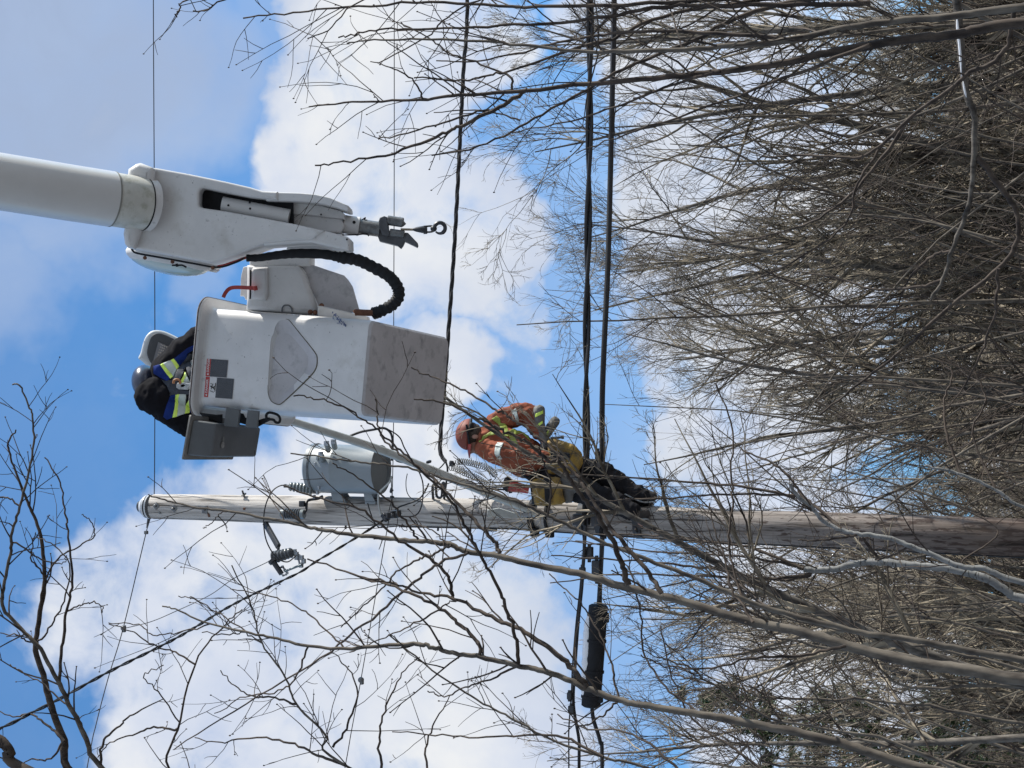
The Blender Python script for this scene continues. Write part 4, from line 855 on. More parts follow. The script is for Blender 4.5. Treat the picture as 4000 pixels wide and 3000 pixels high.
    lift_part('bracket_housing', [[(975, 1040), (1175, 1040), (1200, 1072), (1232, 1150), (1250, 1215), (1248, 1235), (972, 1215), (975, 1170)]], BD2, .32, .03, 'white', smooth=50)
    lift_part('bracket_boss', [[(990, 1045), (1048, 1045), (1050, 1160), (1042, 1175), (980, 1172), (982, 1060)]], BD2 - .03, .08, .025, 'white', smooth=50)
    lift_part('bracket_side_panel', [[(1172, 1036), (1225, 1036), (1345, 1076), (1362, 1095), (1378, 1120), (1408, 1224), (1330, 1218), (1250, 1210), (1215, 1120), (1195, 1065)]], BD2 + .05, .025, .004, 'dirty')
    lift_part('bracket_back_plate', [[(952, 1044), (978, 1038), (980, 1178), (960, 1170), (956, 1160), (948, 1157), (940, 1157), (943, 1080)]], BD2 + .1, .04, .004, 'white')
    b = MB(); b.tube([P(979, 1055, BD2 - .02), P(977, 1168, BD2 - .02)], .005, 6); b.build('bracket_gap', MT['black'], lift)
    lift_part('bracket_foot', [[(1246, 1196), (1262, 1197), (1440, 1238), (1445, 1262), (1245, 1240)]], BD2 - .08, .2, .008, 'white')
    for x, y in ((1212, 1219), (1231, 1220), (1389, 1217), (1256, 1194)): b = MB(); b.ball(P(x, y, BD2 - .06), .016, 8, 6); b.build('bracket_bolt', MT['rust'], lift)
    b = MB(); b.tube(d_path([(1101, 1218), (1103, 1202), (1112, 1193), (1128, 1194), (1138, 1204), (1142, 1220)], BD2 - .01), .0045, 6); b.build('hand_hole_edge', MT['grey'], lift)
    # red safety strap
    q = cr([(872, 1162), (880, 1145), (893, 1130), (912, 1123), (950, 1123), (998, 1126)], 6); b = MB()
    V = []; fs = []
    for i, (x, y) in enumerate(q):
        T = q[min(i + 1, len(q) - 1)] - q[max(i - 1, 0)]; T = T / np.linalg.norm(T); nx, ny = -T[1], T[0]
        for sgn in (-1, 1):
            for dd in (0, .004): V.append(P(x + nx * 7.5 * sgn, y + ny * 7.5 * sgn, 12.1 + dd + .01 * sgn))
    for i in range(len(q) - 1):
        a = i * 4; fs += [(a, a + 2, a + 6, a + 4), (a + 1, a + 5, a + 7, a + 3), (a, a + 4, a + 5, a + 1), (a + 2, a + 3, a + 7, a + 6)]
    b.add(V, fs); b.tube([P(996, 1118, 12.09), P(1000, 1134, 12.09)], .012, 8); b.build('safety_strap', MT['red'], lift, smooth=40)
lift_boom()

def tool_bin():
    D0 = 12.0
    nt = [P(752, 1640, D0), P(728, 1778, D0 - .03)]; nb = [P(846, 1654, D0 + .02), P(828, 1786, D0)]; fb = [P(1020, 1670, D0 + .60), P(1001, 1785, D0 + .60)]
    ft = [fb[0] + (nt[0] - nb[0]) * 1.0, fb[1] + (nt[1] - nb[1]) * 1.0]
    root = empty('tool_bin', nb[0], 'dark grey plastic tool bin hanging on the side of the white bucket', 'tool bin')
    b = MB(); b.hexa([nb[0], nb[1], fb[1], fb[0], nt[0], nt[1], ft[1], ft[0]], .014, 3); tubm = b.build('bin_tub', MT['grey'], root, smooth=25)
    b = MB(); c = (nt[0] + nt[1] + ft[0] + ft[1]) / 4; ux = nt[0] - nt[1]; ux /= np.linalg.norm(ux); uy = ft[0] - nt[0]; uy /= np.linalg.norm(uy); uz = np.cross(ux, uy); uz = uz if uz[2] > 0 else -uz
    up_ = uz * .014
    def off(p, sx, sy, k=.032): return p + ux * sx * k + uy * sy * k
    lo_ = [off(nt[0], .9, -.9), off(nt[1], -.9, -.9), off(ft[1], -.9, .9), off(ft[0], .9, .9)]
    b.hexa([p for p in lo_] + [off(p, 0, 0) + up_ for p in lo_], .012, 2); b.build('bin_rim', mat('worn_plastic', (.19, .185, .175), .6, var=.2), root, smooth=50)
    for lp in ([(885, 1592), (940, 1600), (931, 1668), (876, 1664)], [(969, 1602), (1014, 1606), (1008, 1670), (960, 1668)]):
        b = MB(); b.slab([lp], 12.08, .05, .005); b.build('hanging_bracket', MT['grey'], root)
    b = MB(); b.slab([[(780, 1612), (842, 1620), (868, 1618), (868, 1655), (800, 1636)]], 12.2, .06, .01); b.build('strap', MT['black'], root); b = MB(); b.slab([[(930, 1612), (950, 1616), (958, 1632), (968, 1632), (966, 1660), (930, 1650)]], 12.2, .05, .006); b.build('strap', MT['black'], root)
    n = (nb[0] - fb[0]); c1 = .45 * nb[0] + .25 * nb[1] + .15 * fb[0] + .15 * fb[1]
    b = MB(); k = np.cross(nb[0] - nb[1], fb[0] - nb[0]); k /= np.linalg.norm(k); k = -k if k[2] > 0 else k
    c1 = nb[0] + .18 * (fb[0] - nb[0]) + .62 * (nb[1] - nb[0]) + k * .003; a1 = (fb[0] - nb[0]) / np.linalg.norm(fb[0] - nb[0]); a2 = np.cross(k, a1)
    b.tube([c1, c1 + k * .003], .022, 7); b.add([c1 + k * .004 + a2 * .05 * s_ + a1 * q for s_, q in ((.5, -.014), (.5, .010), (1.1, 0))], [(0, 1, 2)]); b.build('sticker_residue', mat('sticker', (.24, .24, .23), .7, var=.3, scale=60), root)
tool_bin()
def carabiner():
    d = 12.1; b = MB()
    ring = [(1052, 1618), (1046, 1632), (1048, 1645), (1058, 1640), (1062, 1624), (1072, 1616), (1088, 1626), (1094, 1640), (1088, 1650), (1074, 1647), (1066, 1636)]
    ring = [(1043, 1640), (1040, 1622), (1050, 1612), (1068, 1614), (1086, 1622), (1094, 1636), (1090, 1650), (1078, 1650), (1068, 1640), (1052, 1638), (1043, 1640)]
    b.tube(d_path(ring, d, n=5), .0085, 8)
    b.slab([[(1008, 1668), (1012, 1640), (1030, 1634), (1052, 1630), (1056, 1642), (1030, 1656)]], 12.12, .03, .006)
    tag(b.build('carabiner', MT['black']), 'black carabiner clip on a strap beside the grey bin under the bucket lip', 'carabiner')
carabiner()
# ------------------------------------------------------------------ people
MT['skin'] = mat('skin', (.36, .19, .14), .55, var=.12)
MT['hair'] = mat('dark_hair', (.05, .038, .03), .8, var=.4, scale=60)
MT['orange'] = mat('faded_orange_cloth', (.235, .076, .045), .85, spec=.12, var=.16, scale=6, bump=.35, bscale=14, spots=[((.15, .06, .045), 5, .50, .72, .55)])
MT['lime'] = mat('lime_tape', (.26, .32, .055), .6, var=.1, scale=20)
MT['limew'] = mat('bright_lime_tape', (.60, .80, .13), .6, var=.08, scale=20)
MT['silver'] = mat('silver_tape', (.40, .46, .45), .5, var=.1, scale=20)
MT['trouser'] = mat('dark_trousers', (.016, .016, .019), .9, spec=.12, var=.4, scale=10, bump=.4, bscale=18, spots=[((.075, .06, .05), 6, .55, .75, .5)])
MT['boot'] = mat('boot_leather', (.035, .03, .028), .7, var=.4)
MT['helmet'] = mat('orange_helmet', (.17, .034, .02), .65, var=.12, spots=[((.25, .1, .06), 22, .6, .72, .5)])
MT['canvas'] = mat('yellow_canvas', (.28, .175, .035), .85, var=.18, scale=12, bump=.6, bscale=22, spots=[((.09, .07, .045), 14, .46, .64, .8)])
MT['jblack'] = mat('black_jacket', (.0065, .0065, .009), .9, spec=.12, var=.35, scale=8, bump=.4, bscale=16)
MT['jblue'] = mat('blue_jacket', (.010, .026, .14), .8, spec=.12, var=.2, scale=10, bump=.3, bscale=20)
MT['harness'] = mat('harness_web', (.03, .036, .05), .8, var=.2)
MT['bhelmet'] = mat('slate_helmet', (.02, .026, .05), .3, var=.1, coat=.5)
MT['glove'] = mat('grey_glove', (.12, .12, .12), .85, var=.25, bump=.4, bscale=30)

def fuse(b, name, m, parent, vox, wr=0.0, wscale=9, smooth_it=4, seed=0, wdir=None):
    """closed pieces melted into one continuous surface, with cloth wrinkles"""
    o = b.build(name, None, parent, smooth=0)
    md = o.modifiers.new('r', 'REMESH'); md.mode = 'VOXEL'; md.voxel_size = vox
    sm = o.modifiers.new('s', 'SMOOTH'); sm.iterations = smooth_it; sm.factor = .5
    bpy.context.view_layer.update(); dg = bpy.context.evaluated_depsgraph_get(); me = bpy.data.meshes.new_from_object(o.evaluated_get(dg))
    o.modifiers.clear(); o.data = me; me.materials.clear(); me.materials.append(m)
    if wr:
        me.update(); n = len(me.vertices); co = np.empty(n * 3); me.vertices.foreach_get('co', co); co = co.reshape(-1, 3); no = np.array([v.normal[:] for v in me.vertices])
        dsp = np.empty(n)
        for i in range(n):
            p = Vector(co[i]) + Vector((seed, 0, 0)); q = Vector((p.x * 1.0, p.y * .8, p.z * 2.2)) if wdir is None else Vector((p.x * wdir[0], p.y * wdir[1], p.z * wdir[2]))
            w1 = 1 - 2 * abs(mnoise.noise(q * wscale)); w2 = 1 - 2 * abs(mnoise.noise(q * wscale * 2.3 + Vector((5, 3, 1)))); dsp[i] = wr * (w1 + .45 * w2)
        co += no * dsp[:, None]; me.vertices.foreach_set('co', co.ravel())
    me.polygons.foreach_set('use_smooth', [True] * len(me.polygons)); me.update(); return o
def limb(b, pts, k=14):
    """pts: (x, y, d, radius px, [flatten])  swept with rounded ends"""
    c = cr([p[:4] for p in pts], 6); W = np.array([P(q[0], q[1], q[2]) for q in c]); R = np.array([q[3] * q[2] / FPX for q in c]); b.tube(W, R, k)
    for i in (0, -1): b.ball(W[i], R[i], 12, 8)
def patch(src, polys, m, name, parent, lift_=.004, thick=True):
    """cut convex picture-outlines out of a garment's own surface, as tape or cloth sewn onto it"""
    org = Vector(ORIGIN[parent.name]) if parent else Vector((0, 0, 0)); out = MB(); cm = Vector(CAM) - org
    for poly in polys:
        bm = bmesh.new(); bm.from_mesh(src.data); c = np.mean(poly, axis=0)
        for i in range(len(poly)):
            a, q = poly[i], poly[(i + 1) % len(poly)]; ra, rq, rc = Vector(ray(*a)), Vector(ray(*q)), Vector(ray(*c)); n = ra.cross(rq).normalized()
            if n.dot(rc) > 0: n = -n
            bmesh.ops.bisect_plane(bm, geom=bm.verts[:] + bm.edges[:] + bm.faces[:], dist=1e-5, plane_co=cm, plane_no=n, clear_outer=True)
        bmesh.ops.delete(bm, geom=[f for f in bm.faces if f.normal.dot(cm - f.calc_center_median()) < 0], context='FACES')
        bm.verts.ensure_lookup_table(); bm.normal_update()
        if not bm.faces: bm.free(); continue
        ns = {v: v.normal.copy() for v in bm.verts}
        for v in bm.verts: v.co += ns[v] * lift_
        bm.verts.index_update(); V = [v.co[:] for v in bm.verts]; fs = [tuple(v.index for v in f.verts) for f in bm.faces]
        out.add(np.array(V) + np.array(org), fs); bm.free()
    if not out.v: return None
    o = out.build(name, m, parent, smooth=180)
    sd_ = o.modifiers.new('t', 'SOLIDIFY'); sd_.thickness = .004; sd_.offset = -1
    dg = bpy.context.evaluated_depsgraph_get(); me = bpy.data.meshes.new_from_object(o.evaluated_get(dg)); o.modifiers.clear(); o.data = me; return o
def finger_set(b, c, fwd, side, ln=.08, curl=.5):
    """five curled fingers from palm centre c"""
    fwd = unit(np.asarray(fwd)); side = unit(np.asarray(side)); nrm = np.cross(fwd, side)
    b.ball(c, (.046, .040, .018), 10, 8, np.array([fwd, side, nrm]))
    for i, (o, L) in enumerate(((-.033, .8), (-.011, .98), (.011, 1.0), (.032, .9))):
        s = c + fwd * .035 + side * o; a = s + fwd * ln * .4 * L + nrm * -.01; e = a + fwd * ln * .25 * L * (1 - curl) - nrm * ln * .32 * L * curl * 2
        b.tube([s, a, (a + e) / 2 - nrm * .003, e], [.0105, .010, .0095, .008], 8)
    s = c - fwd * .01 - side * .04; b.tube([s, s - side * .025 + fwd * .02, s - side * .02 + fwd * .05 - nrm * .01], [.013, .011, .009], 8)

def lineman():
    D = depth(PY(2100, 1830, 14.7)) ; s = D / FPX
    root = empty('person', P(2500, 1990, D), 'lineman in faded orange jacket and orange helmet standing on the pole, looking down', 'person')
    X = lambda x, y, dd, r: (x, y, D + dd, r)
    # body
    b = MB()
    limb(b, [X(1838, 1703, -.0, 40), X(1858, 1708, 0, 30), X(1885, 1712, 0, 26)])
    b.ball(P(1828, 1702, D), (.092, .108, .092), 16, 12, np.array([-UP, -RT, F])); b.ball(P(1850, 1742, D - .02), (.05, .06, .06), 12, 8, np.array([-UP, -RT, F]))
    b.ball(P(1836, 1765, D - .01), .020, 8, 6)          # nose
    b.ball(P(1862, 1748, D - .01), (.05, .045, .05), 10, 8, np.array([-UP, -RT, F]))   # jaw
    limb(b, [X(1900, 1712, 0, 40), X(1960, 1735, 0, 52), X(2060, 1795, 0, 50), X(2130, 1830, 0, 52)])
    limb(b, [X(1935, 1665, .05, 24), X(2058, 1615, .02, 20), X(2104, 1700, -.02, 13)]); finger_set(b, P(2116, 1722, D - .04), -UP * .8 - RT * .6, F)
    limb(b, [X(1905, 1752, -.06, 26), X(2024, 1795, -.16, 21), X(2150, 1790, -.12, 13)]); finger_set(b, P(2178, 1788, D - .14), -UP, -RT * .6 + F * .8)
    limb(b, [X(2150, 1815, .06, 40), X(2348, 1845, .04, 34), X(2500, 1935, 0, 22), X(2532, 1960, 0, 18)])
    limb(b, [X(2150, 1870, -.08, 40), X(2335, 1940, -.12, 34), X(2482, 2010, -.16, 22), X(2508, 2040, -.16, 18)])
    fuse(b, 'body', MT['skin'], root, .009, smooth_it=2)
    # ear
    b = MB(); b.ball(P(1856, 1706, D - .095), (.028, .018, .014), 10, 8, np.array([-UP, -RT, F])); b.build('ear', MT['skin'], root, smooth=180)
    b = MB(); b.ball(P(1832, 1698, D + .005), (.094, .106, .102), 16, 12, np.array([-UP, -RT, F])); b.ball(P(1852, 1690, D), (.065, .075, .088), 12, 8, np.array([-UP, -RT, F])); fuse(b, 'hair', MT['hair'], root, .009, .003, 30)
    # jacket
    b = MB()
    limb(b, [X(1878, 1711, 0, 34), X(1892, 1711, 0, 42), X(1915, 1712, 0, 52), X(1958, 1730, 0, 66), X(2010, 1762, 0, 72), X(2062, 1795, 0, 70), X(2082, 1806, 0, 64)], 20)
    b.ball(P(1935, 1660, D + .03), .085, 12, 8); b.ball(P(1912, 1750, D - .05), .088, 12, 8)
    limb(b, [X(1925, 1668, .05, 36), X(1985, 1633, .05, 40), X(2050, 1613, .03, 36), X(2070, 1622, .02, 34), X(2088, 1655, 0, 29), X(2102, 1690, -.02, 24)])
    limb(b, [X(1900, 1752, -.08, 38), X(1965, 1772, -.16, 43), X(2024, 1792, -.18, 42), X(2055, 1795, -.17, 36), X(2110, 1795, -.14, 30), X(2156, 1790, -.12, 24)])
    jk = fuse(b, 'jacket', MT['orange'], root, .009, .015, 8, 2, wdir=(1.7, 1.0, 1.1))
    b = MB(); W = [P(1876, 1690, D - .05), P(1874, 1712, D - .085), P(1880, 1736, D - .06)]; b.tube(cr(W, 5), .016, 8); b.build('collar', MT['orange'], jk, smooth=60)
    lime = [[(1922, 1638), (1940, 1624), (1958, 1652), (1973, 1690), (1990, 1694), (1986, 1704), (1968, 1700), (1940, 1655)]]
    z6 = lambda q: [(1700 + x / 4.424, 1550 + y / 4.424) for x, y in q]
    lime = [z6(q) for q in ([(975, 385), (1060, 332), (1115, 375), (1130, 455), (1085, 470)], [(1085, 470), (1130, 455), (1215, 470), (1255, 560), (1270, 650), (1195, 625), (1130, 540)], [(1255, 600), (1380, 545), (1450, 570), (1500, 620), (1400, 650), (1275, 665)],
                            [(885, 650), (960, 600), (1060, 600), (1080, 645), (920, 675)], [(750, 760), (800, 690), (890, 645), (925, 680), (830, 745), (765, 795)], [(1060, 600), (1180, 640), (1280, 660), (1260, 690), (1120, 660), (1065, 648)], [(1265, 680), (1355, 670), (1400, 745), (1428, 820), (1320, 815), (1295, 740)], [(1450, 580), (1490, 590), (1610, 690), (1640, 760), (1560, 690)])]
    for q in lime: patch(jk, [q], MT['lime'], 'lime_stripe', jk)
    sil = [z6(q) for q in ([(1310, 245), (1400, 200), (1440, 380), (1380, 350)], [(1380, 350), (1440, 380), (1440, 480), (1400, 465)], [(1080, 790), (1180, 800), (1135, 900), (1030, 930), (1045, 840)], [(1030, 925), (1130, 895), (1120, 1010), (1060, 1040), (1030, 990)], [(1060, 1035), (1120, 1005), (1160, 1075), (1100, 1075)])]
    for q in sil: patch(jk, [q], MT['silver'], 'silver_band', jk)
    # trousers
    b = MB()
    limb(b, [X(2072, 1800, 0, 58), X(2110, 1825, 0, 62), X(2160, 1838, 0, 60)], 18)
    limb(b, [X(2150, 1812, .06, 52), X(2250, 1835, .06, 50), X(2345, 1850, .04, 47), X(2370, 1866, .04, 43), X(2440, 1905, .02, 39), X(2510, 1945, 0, 34)])
    limb(b, [X(2150, 1872, -.08, 52), X(2250, 1905, -.10, 48), X(2335, 1943, -.12, 45), X(2400, 1966, -.14, 40), X(2465, 1998, -.16, 34)])
    tr = fuse(b, 'trousers', MT['trouser'], root, .010, .014, 7, 2, seed=4)
    b = MB(); b.tube(cr([P(2058, 1730, D - .03), P(2052, 1795, D - .16), P(2046, 1862, D - .06)], 6), .022, 8); b.build('belt', MT['harness'], root, smooth=60)
    # boots with climbing irons
    for (a, t, h) in ((X(2500, 1942, 0, 30), X(2522, 1990, .02, 20), X(2548, 1938, 0, 20)), (X(2480, 2008, -.16, 30), X(2492, 2052, -.14, 19), X(2520, 2006, -.16, 20))):
        b = MB(); m1 = ((a[0] + h[0]) / 2 + 4, (a[1] + h[1]) / 2 + 4, a[2], 27)
        limb(b, [(a[0] - 22, a[1] - 12, a[2], 30), a, m1]); limb(b, [h, m1, ((m1[0] + t[0]) / 2 + 6, (m1[1] + t[1]) / 2, t[2], 22), (t[0] + 10, t[1], t[2], 17)])
        bt = fuse(b, 'boot', MT['boot'], root, .010, .003, 20, 2)
        b = MB(); b.tube(cr([P(a[0] - 60, a[1] - 12, a[2] - .07), P(a[0] + 5, a[1] + 18, a[2] - .09), P(h[0] + 8, h[1] + 22, h[2] - .06), P(h[0] + 14, h[1] + 24, h[2] + .02)], 5), .007, 6)
        b.tube([P(h[0] + 4, h[1] + 30, h[2] - .07), P(h[0] - 6, h[1] + 52, h[2] - .06)], [.010, .004], 6); b.build('climbing_iron', MT['steel'], bt)
    # helmet: shell, brim, dark band
    up = unit(-( -UP) * .976 - (-RT) * -.22); up = unit(UP * .976 + (-RT) * .22 * 1.0); fw = unit(np.cross(up, F) ); fw = fw if fw @ (-RT) > 0 else -fw
    up = unit(UP * .976 - RT * -.0 + (-RT) * -.12); fw = unit(np.cross(F, up)); fw = -fw if fw @ (-RT) < 0 else fw; sd2 = np.cross(up, fw)
    c = P(1832, 1697, D - .005); b = MB(); V = []; fs = []; nr, na = 10, 28
    for i in range(nr + 1):
        th = math.radians(90) * i / nr
        for j in range(na):
            ph = 2 * math.pi * j / na; fx, sx = math.cos(ph), math.sin(ph); rr = 1 + .02 * math.cos(ph * 6) * math.sin(th)
            V.append(c + (fw * fx * .124 + sd2 * sx * .108) * math.sin(th) * rr + up * (.108 * math.cos(th)))
    for i in range(nr):
        for j in range(na): fs.append((i * na + j, i * na + (j + 1) % na, (i + 1) * na + (j + 1) % na, (i + 1) * na + j))
    b.add(np.array(V), fs); hm = b.build('helmet', MT['helmet'], root, smooth=60)
    md = hm.modifiers.new('t', 'SOLIDIFY'); md.thickness = .006; dg = bpy.context.evaluated_depsgraph_get(); me = bpy.data.meshes.new_from_object(hm.evaluated_get(dg)); hm.modifiers.clear(); hm.data = me
    b = MB(); pts8 = []
    V = []; fs = []
    for j in range(13):
        a_ = math.radians(-62 + 124 * j / 12)
        for k_, (q, z) in enumerate(((.106, .004), (.126 + .062 * math.cos(a_) ** 1.2, -.022), (.126 + .062 * math.cos(a_) ** 1.2, -.030), (.106, -.010))): V.append(c + fw * math.cos(a_) * q + sd2 * math.sin(a_) * q * .9 + up * z)
    for j in range(12):
        for k_ in range(4): fs.append((j * 4 + k_, j * 4 + (k_ + 1) % 4, (j + 1) * 4 + (k_ + 1) % 4, (j + 1) * 4 + k_))
    b.add(np.array(V), fs); b.build('brim', mat('red_brim', (.26, .03, .02), .45), hm, smooth=60)
    b = MB(); ang = np.linspace(math.radians(100), math.radians(300), 16); b.tube([c + fw * math.cos(a_) * .121 + sd2 * math.sin(a_) * .107 - up * .002 for a_ in ang], .011, 8)
    b.ball(P(1840, 1668, D - .085), (.022, .04, .022), 12, 8, np.array([-UP, -RT, F])); b.tube([P(1822, 1658, D - .11), P(1834, 1735, D - .11)], .009, 8); b.build('headband', MT['black'], hm, smooth=60)
    # ---- things he carries
    def canvas_bag(name, poly, d, th, label, straps):
        b = MB(); b.slab([poly], d, th, .03, res=4); bg_ = empty(name, P(poly[0][0], poly[0][1], d), label, 'tool bag')
        fuse(b, 'bag_body', MT['canvas'], bg_, .014, .008, 12, 3, seed=7)
        for q in straps: b = MB(); b.slab([q], d - .035, .03, .005); b.build('strap', MT['black'], bg_)
    canvas_bag('tool_bag', [(2136, 1722), (2165, 1716), (2200, 1728), (2241, 1740), (2269, 1772), (2274, 1809), (2253, 1842), (2200, 1850), (2143, 1850), (2136, 1825), (2150, 1790)], D - .20, .26, 'big dirty yellow canvas tool bag hanging at the lineman hip', [[(2150, 1757), (2180, 1763), (2225, 1771), (2228, 1790), (2190, 1800), (2150, 1792)]])
    canvas_bag('tool_bag', [(2080, 1876), (2130, 1868), (2182, 1864), (2194, 1910), (2206, 1962), (2150, 1970), (2092, 1968), (2084, 1920)], D - .28, .22, 'upright yellow canvas tool bag with a black strap, tight against the pole', [[(2123, 1866), (2146, 1864), (2150, 1966), (2130, 1968)]])
    b = MB()
    for q in ([(2180, 1868), (2240, 1872), (2235, 1960), (2206, 1964), (2196, 1910)], [(2210, 1850), (2260, 1860), (2262, 1920), (2220, 1930)]): b.slab([q], D - .22, .12, .02)
    o = fuse(b, 'pouch', MT['glove'], root, .012, .005, 16, 2)
    # pair of gauntlet gloves tucked in the belt
    gl = empty('work_gloves', P(2110, 1690, D - .1), 'pair of grey work gloves with lime cuffs tucked in the lineman belt, sticking out', 'gloves')
    for n_, (pts, cuff) in enumerate((([X(2106, 1604, -.05, 22), X(2110, 1650, -.06, 18), X(2118, 1690, -.07, 14), X(2128, 1745, -.08, 16)], [z6(q) for q in ([(1735, 295), (1860, 235), (1860, 290), (1735, 355)], [(1750, 490), (1850, 415), (1855, 460), (1765, 530)])]),
                        ([X(2168, 1645, .02, 18), X(2148, 1675, .0, 18), X(2132, 1705, -.02, 15), X(2138, 1740, -.04, 14)], [z6(q) for q in ([(1915, 640), (1950, 570), (1975, 590), (1945, 670)],)]))):
        b = MB(); limb(b, pts); g_ = fuse(b, 'glove', MT['glove'], gl, .008, .004, 18, 1, seed=n_)
        patch(g_, cuff, MT['limew'], 'lime_cuff', g_, .004)
    b = MB(); b.tube([P(2150, 1712, D - .1), P(2196, 1708, D - .1)], .010, 8); b.tube([P(2193, 1708, D - .1), P(2203, 1707, D - .1)], .015, 8); tag(b.build('hand_tool', MT['dsteel']), 'short steel tool handle sticking out above the big yellow bag', 'tool')
    # red tool with black head
    tl = empty('power_tool', P(2030, 1905, D - .2), 'red handled tool with a rounded black head, upright beside the pole at the lineman waist', 'tool')
    b = MB(); b.tube(cr([P(1988, 1897, D - .2), P(2012, 1902, D - .2), P(2040, 1907, D - .2), P(2066, 1912, D - .2)], 5), [.048, .044, .036, .034], 16); b.build('handle', MT['red'], tl, smooth=60)
    b = MB(); b.ball(P(1984, 1884, D - .2), (.036, .048, .04), 16, 10, np.array([-UP, -RT, F])); b.ball(P(1982, 1908, D - .2), (.026, .03, .03), 12, 8, np.array([-UP, -RT, F])); b.tube([P(1985, 1880, D - .2), P(1980, 1915, D - .2)], .034, 12); b.tube([P(1986, 1918, D - .2), P(2000, 1916, D - .2)], .02, 8); b.build('tool_head', MT['black'], tl, smooth=180)
    # pole strap and work belt round the pole
    c = pole_pt(2092); r = pole_r(2092) + .012
    for (x, hh, nm, lab) in ((2092, .05, 'pole_strap', 'broad dark safety strap wrapped round the pole at the yellow bag'), (2150, .02, 'pole_strap', 'narrow dark rope looped round the pole below the broad safety strap')):
        c = pole_pt(x); r = pole_r(x) + .006; b = MB(); b.lathe(c - [0, 0, hh / 2], c + [0, 0, hh], [(0, r), (0, r + .012), (hh, r + .012), (hh, r)], 28)
        b.box(c + [-.13, -.1, -.03], (.07, .05, .07), None, .01); b.tube(cr([c + [.1, -.1, 0], P(x - 8, 1960, D - .15), P(x - 15, 1900, D - .12), P(x - 20, 1850, D - .1)], 5), .013, 8)
        tag(b.build(nm, MT['black']), lab, 'strap')
    b = MB()
    for q in ((2500, 2052), (2512, 2068)): b.box(face(q[0], (q[1] - 2028) / 62 * 1.0, .01), (.05, .04, .035), None, .006)
    c = pole_pt(2494); r = pole_r(2494) + .004; b.lathe(c - [0, 0, .05], c, [(0, r), (0, r + .008), (.06, r + .008), (.06, r)], 28)
    tag(b.build('climbing_strap', MT['blackm']), 'dark climbing strap and clips round the pole at the lineman boots', 'strap')
lineman()

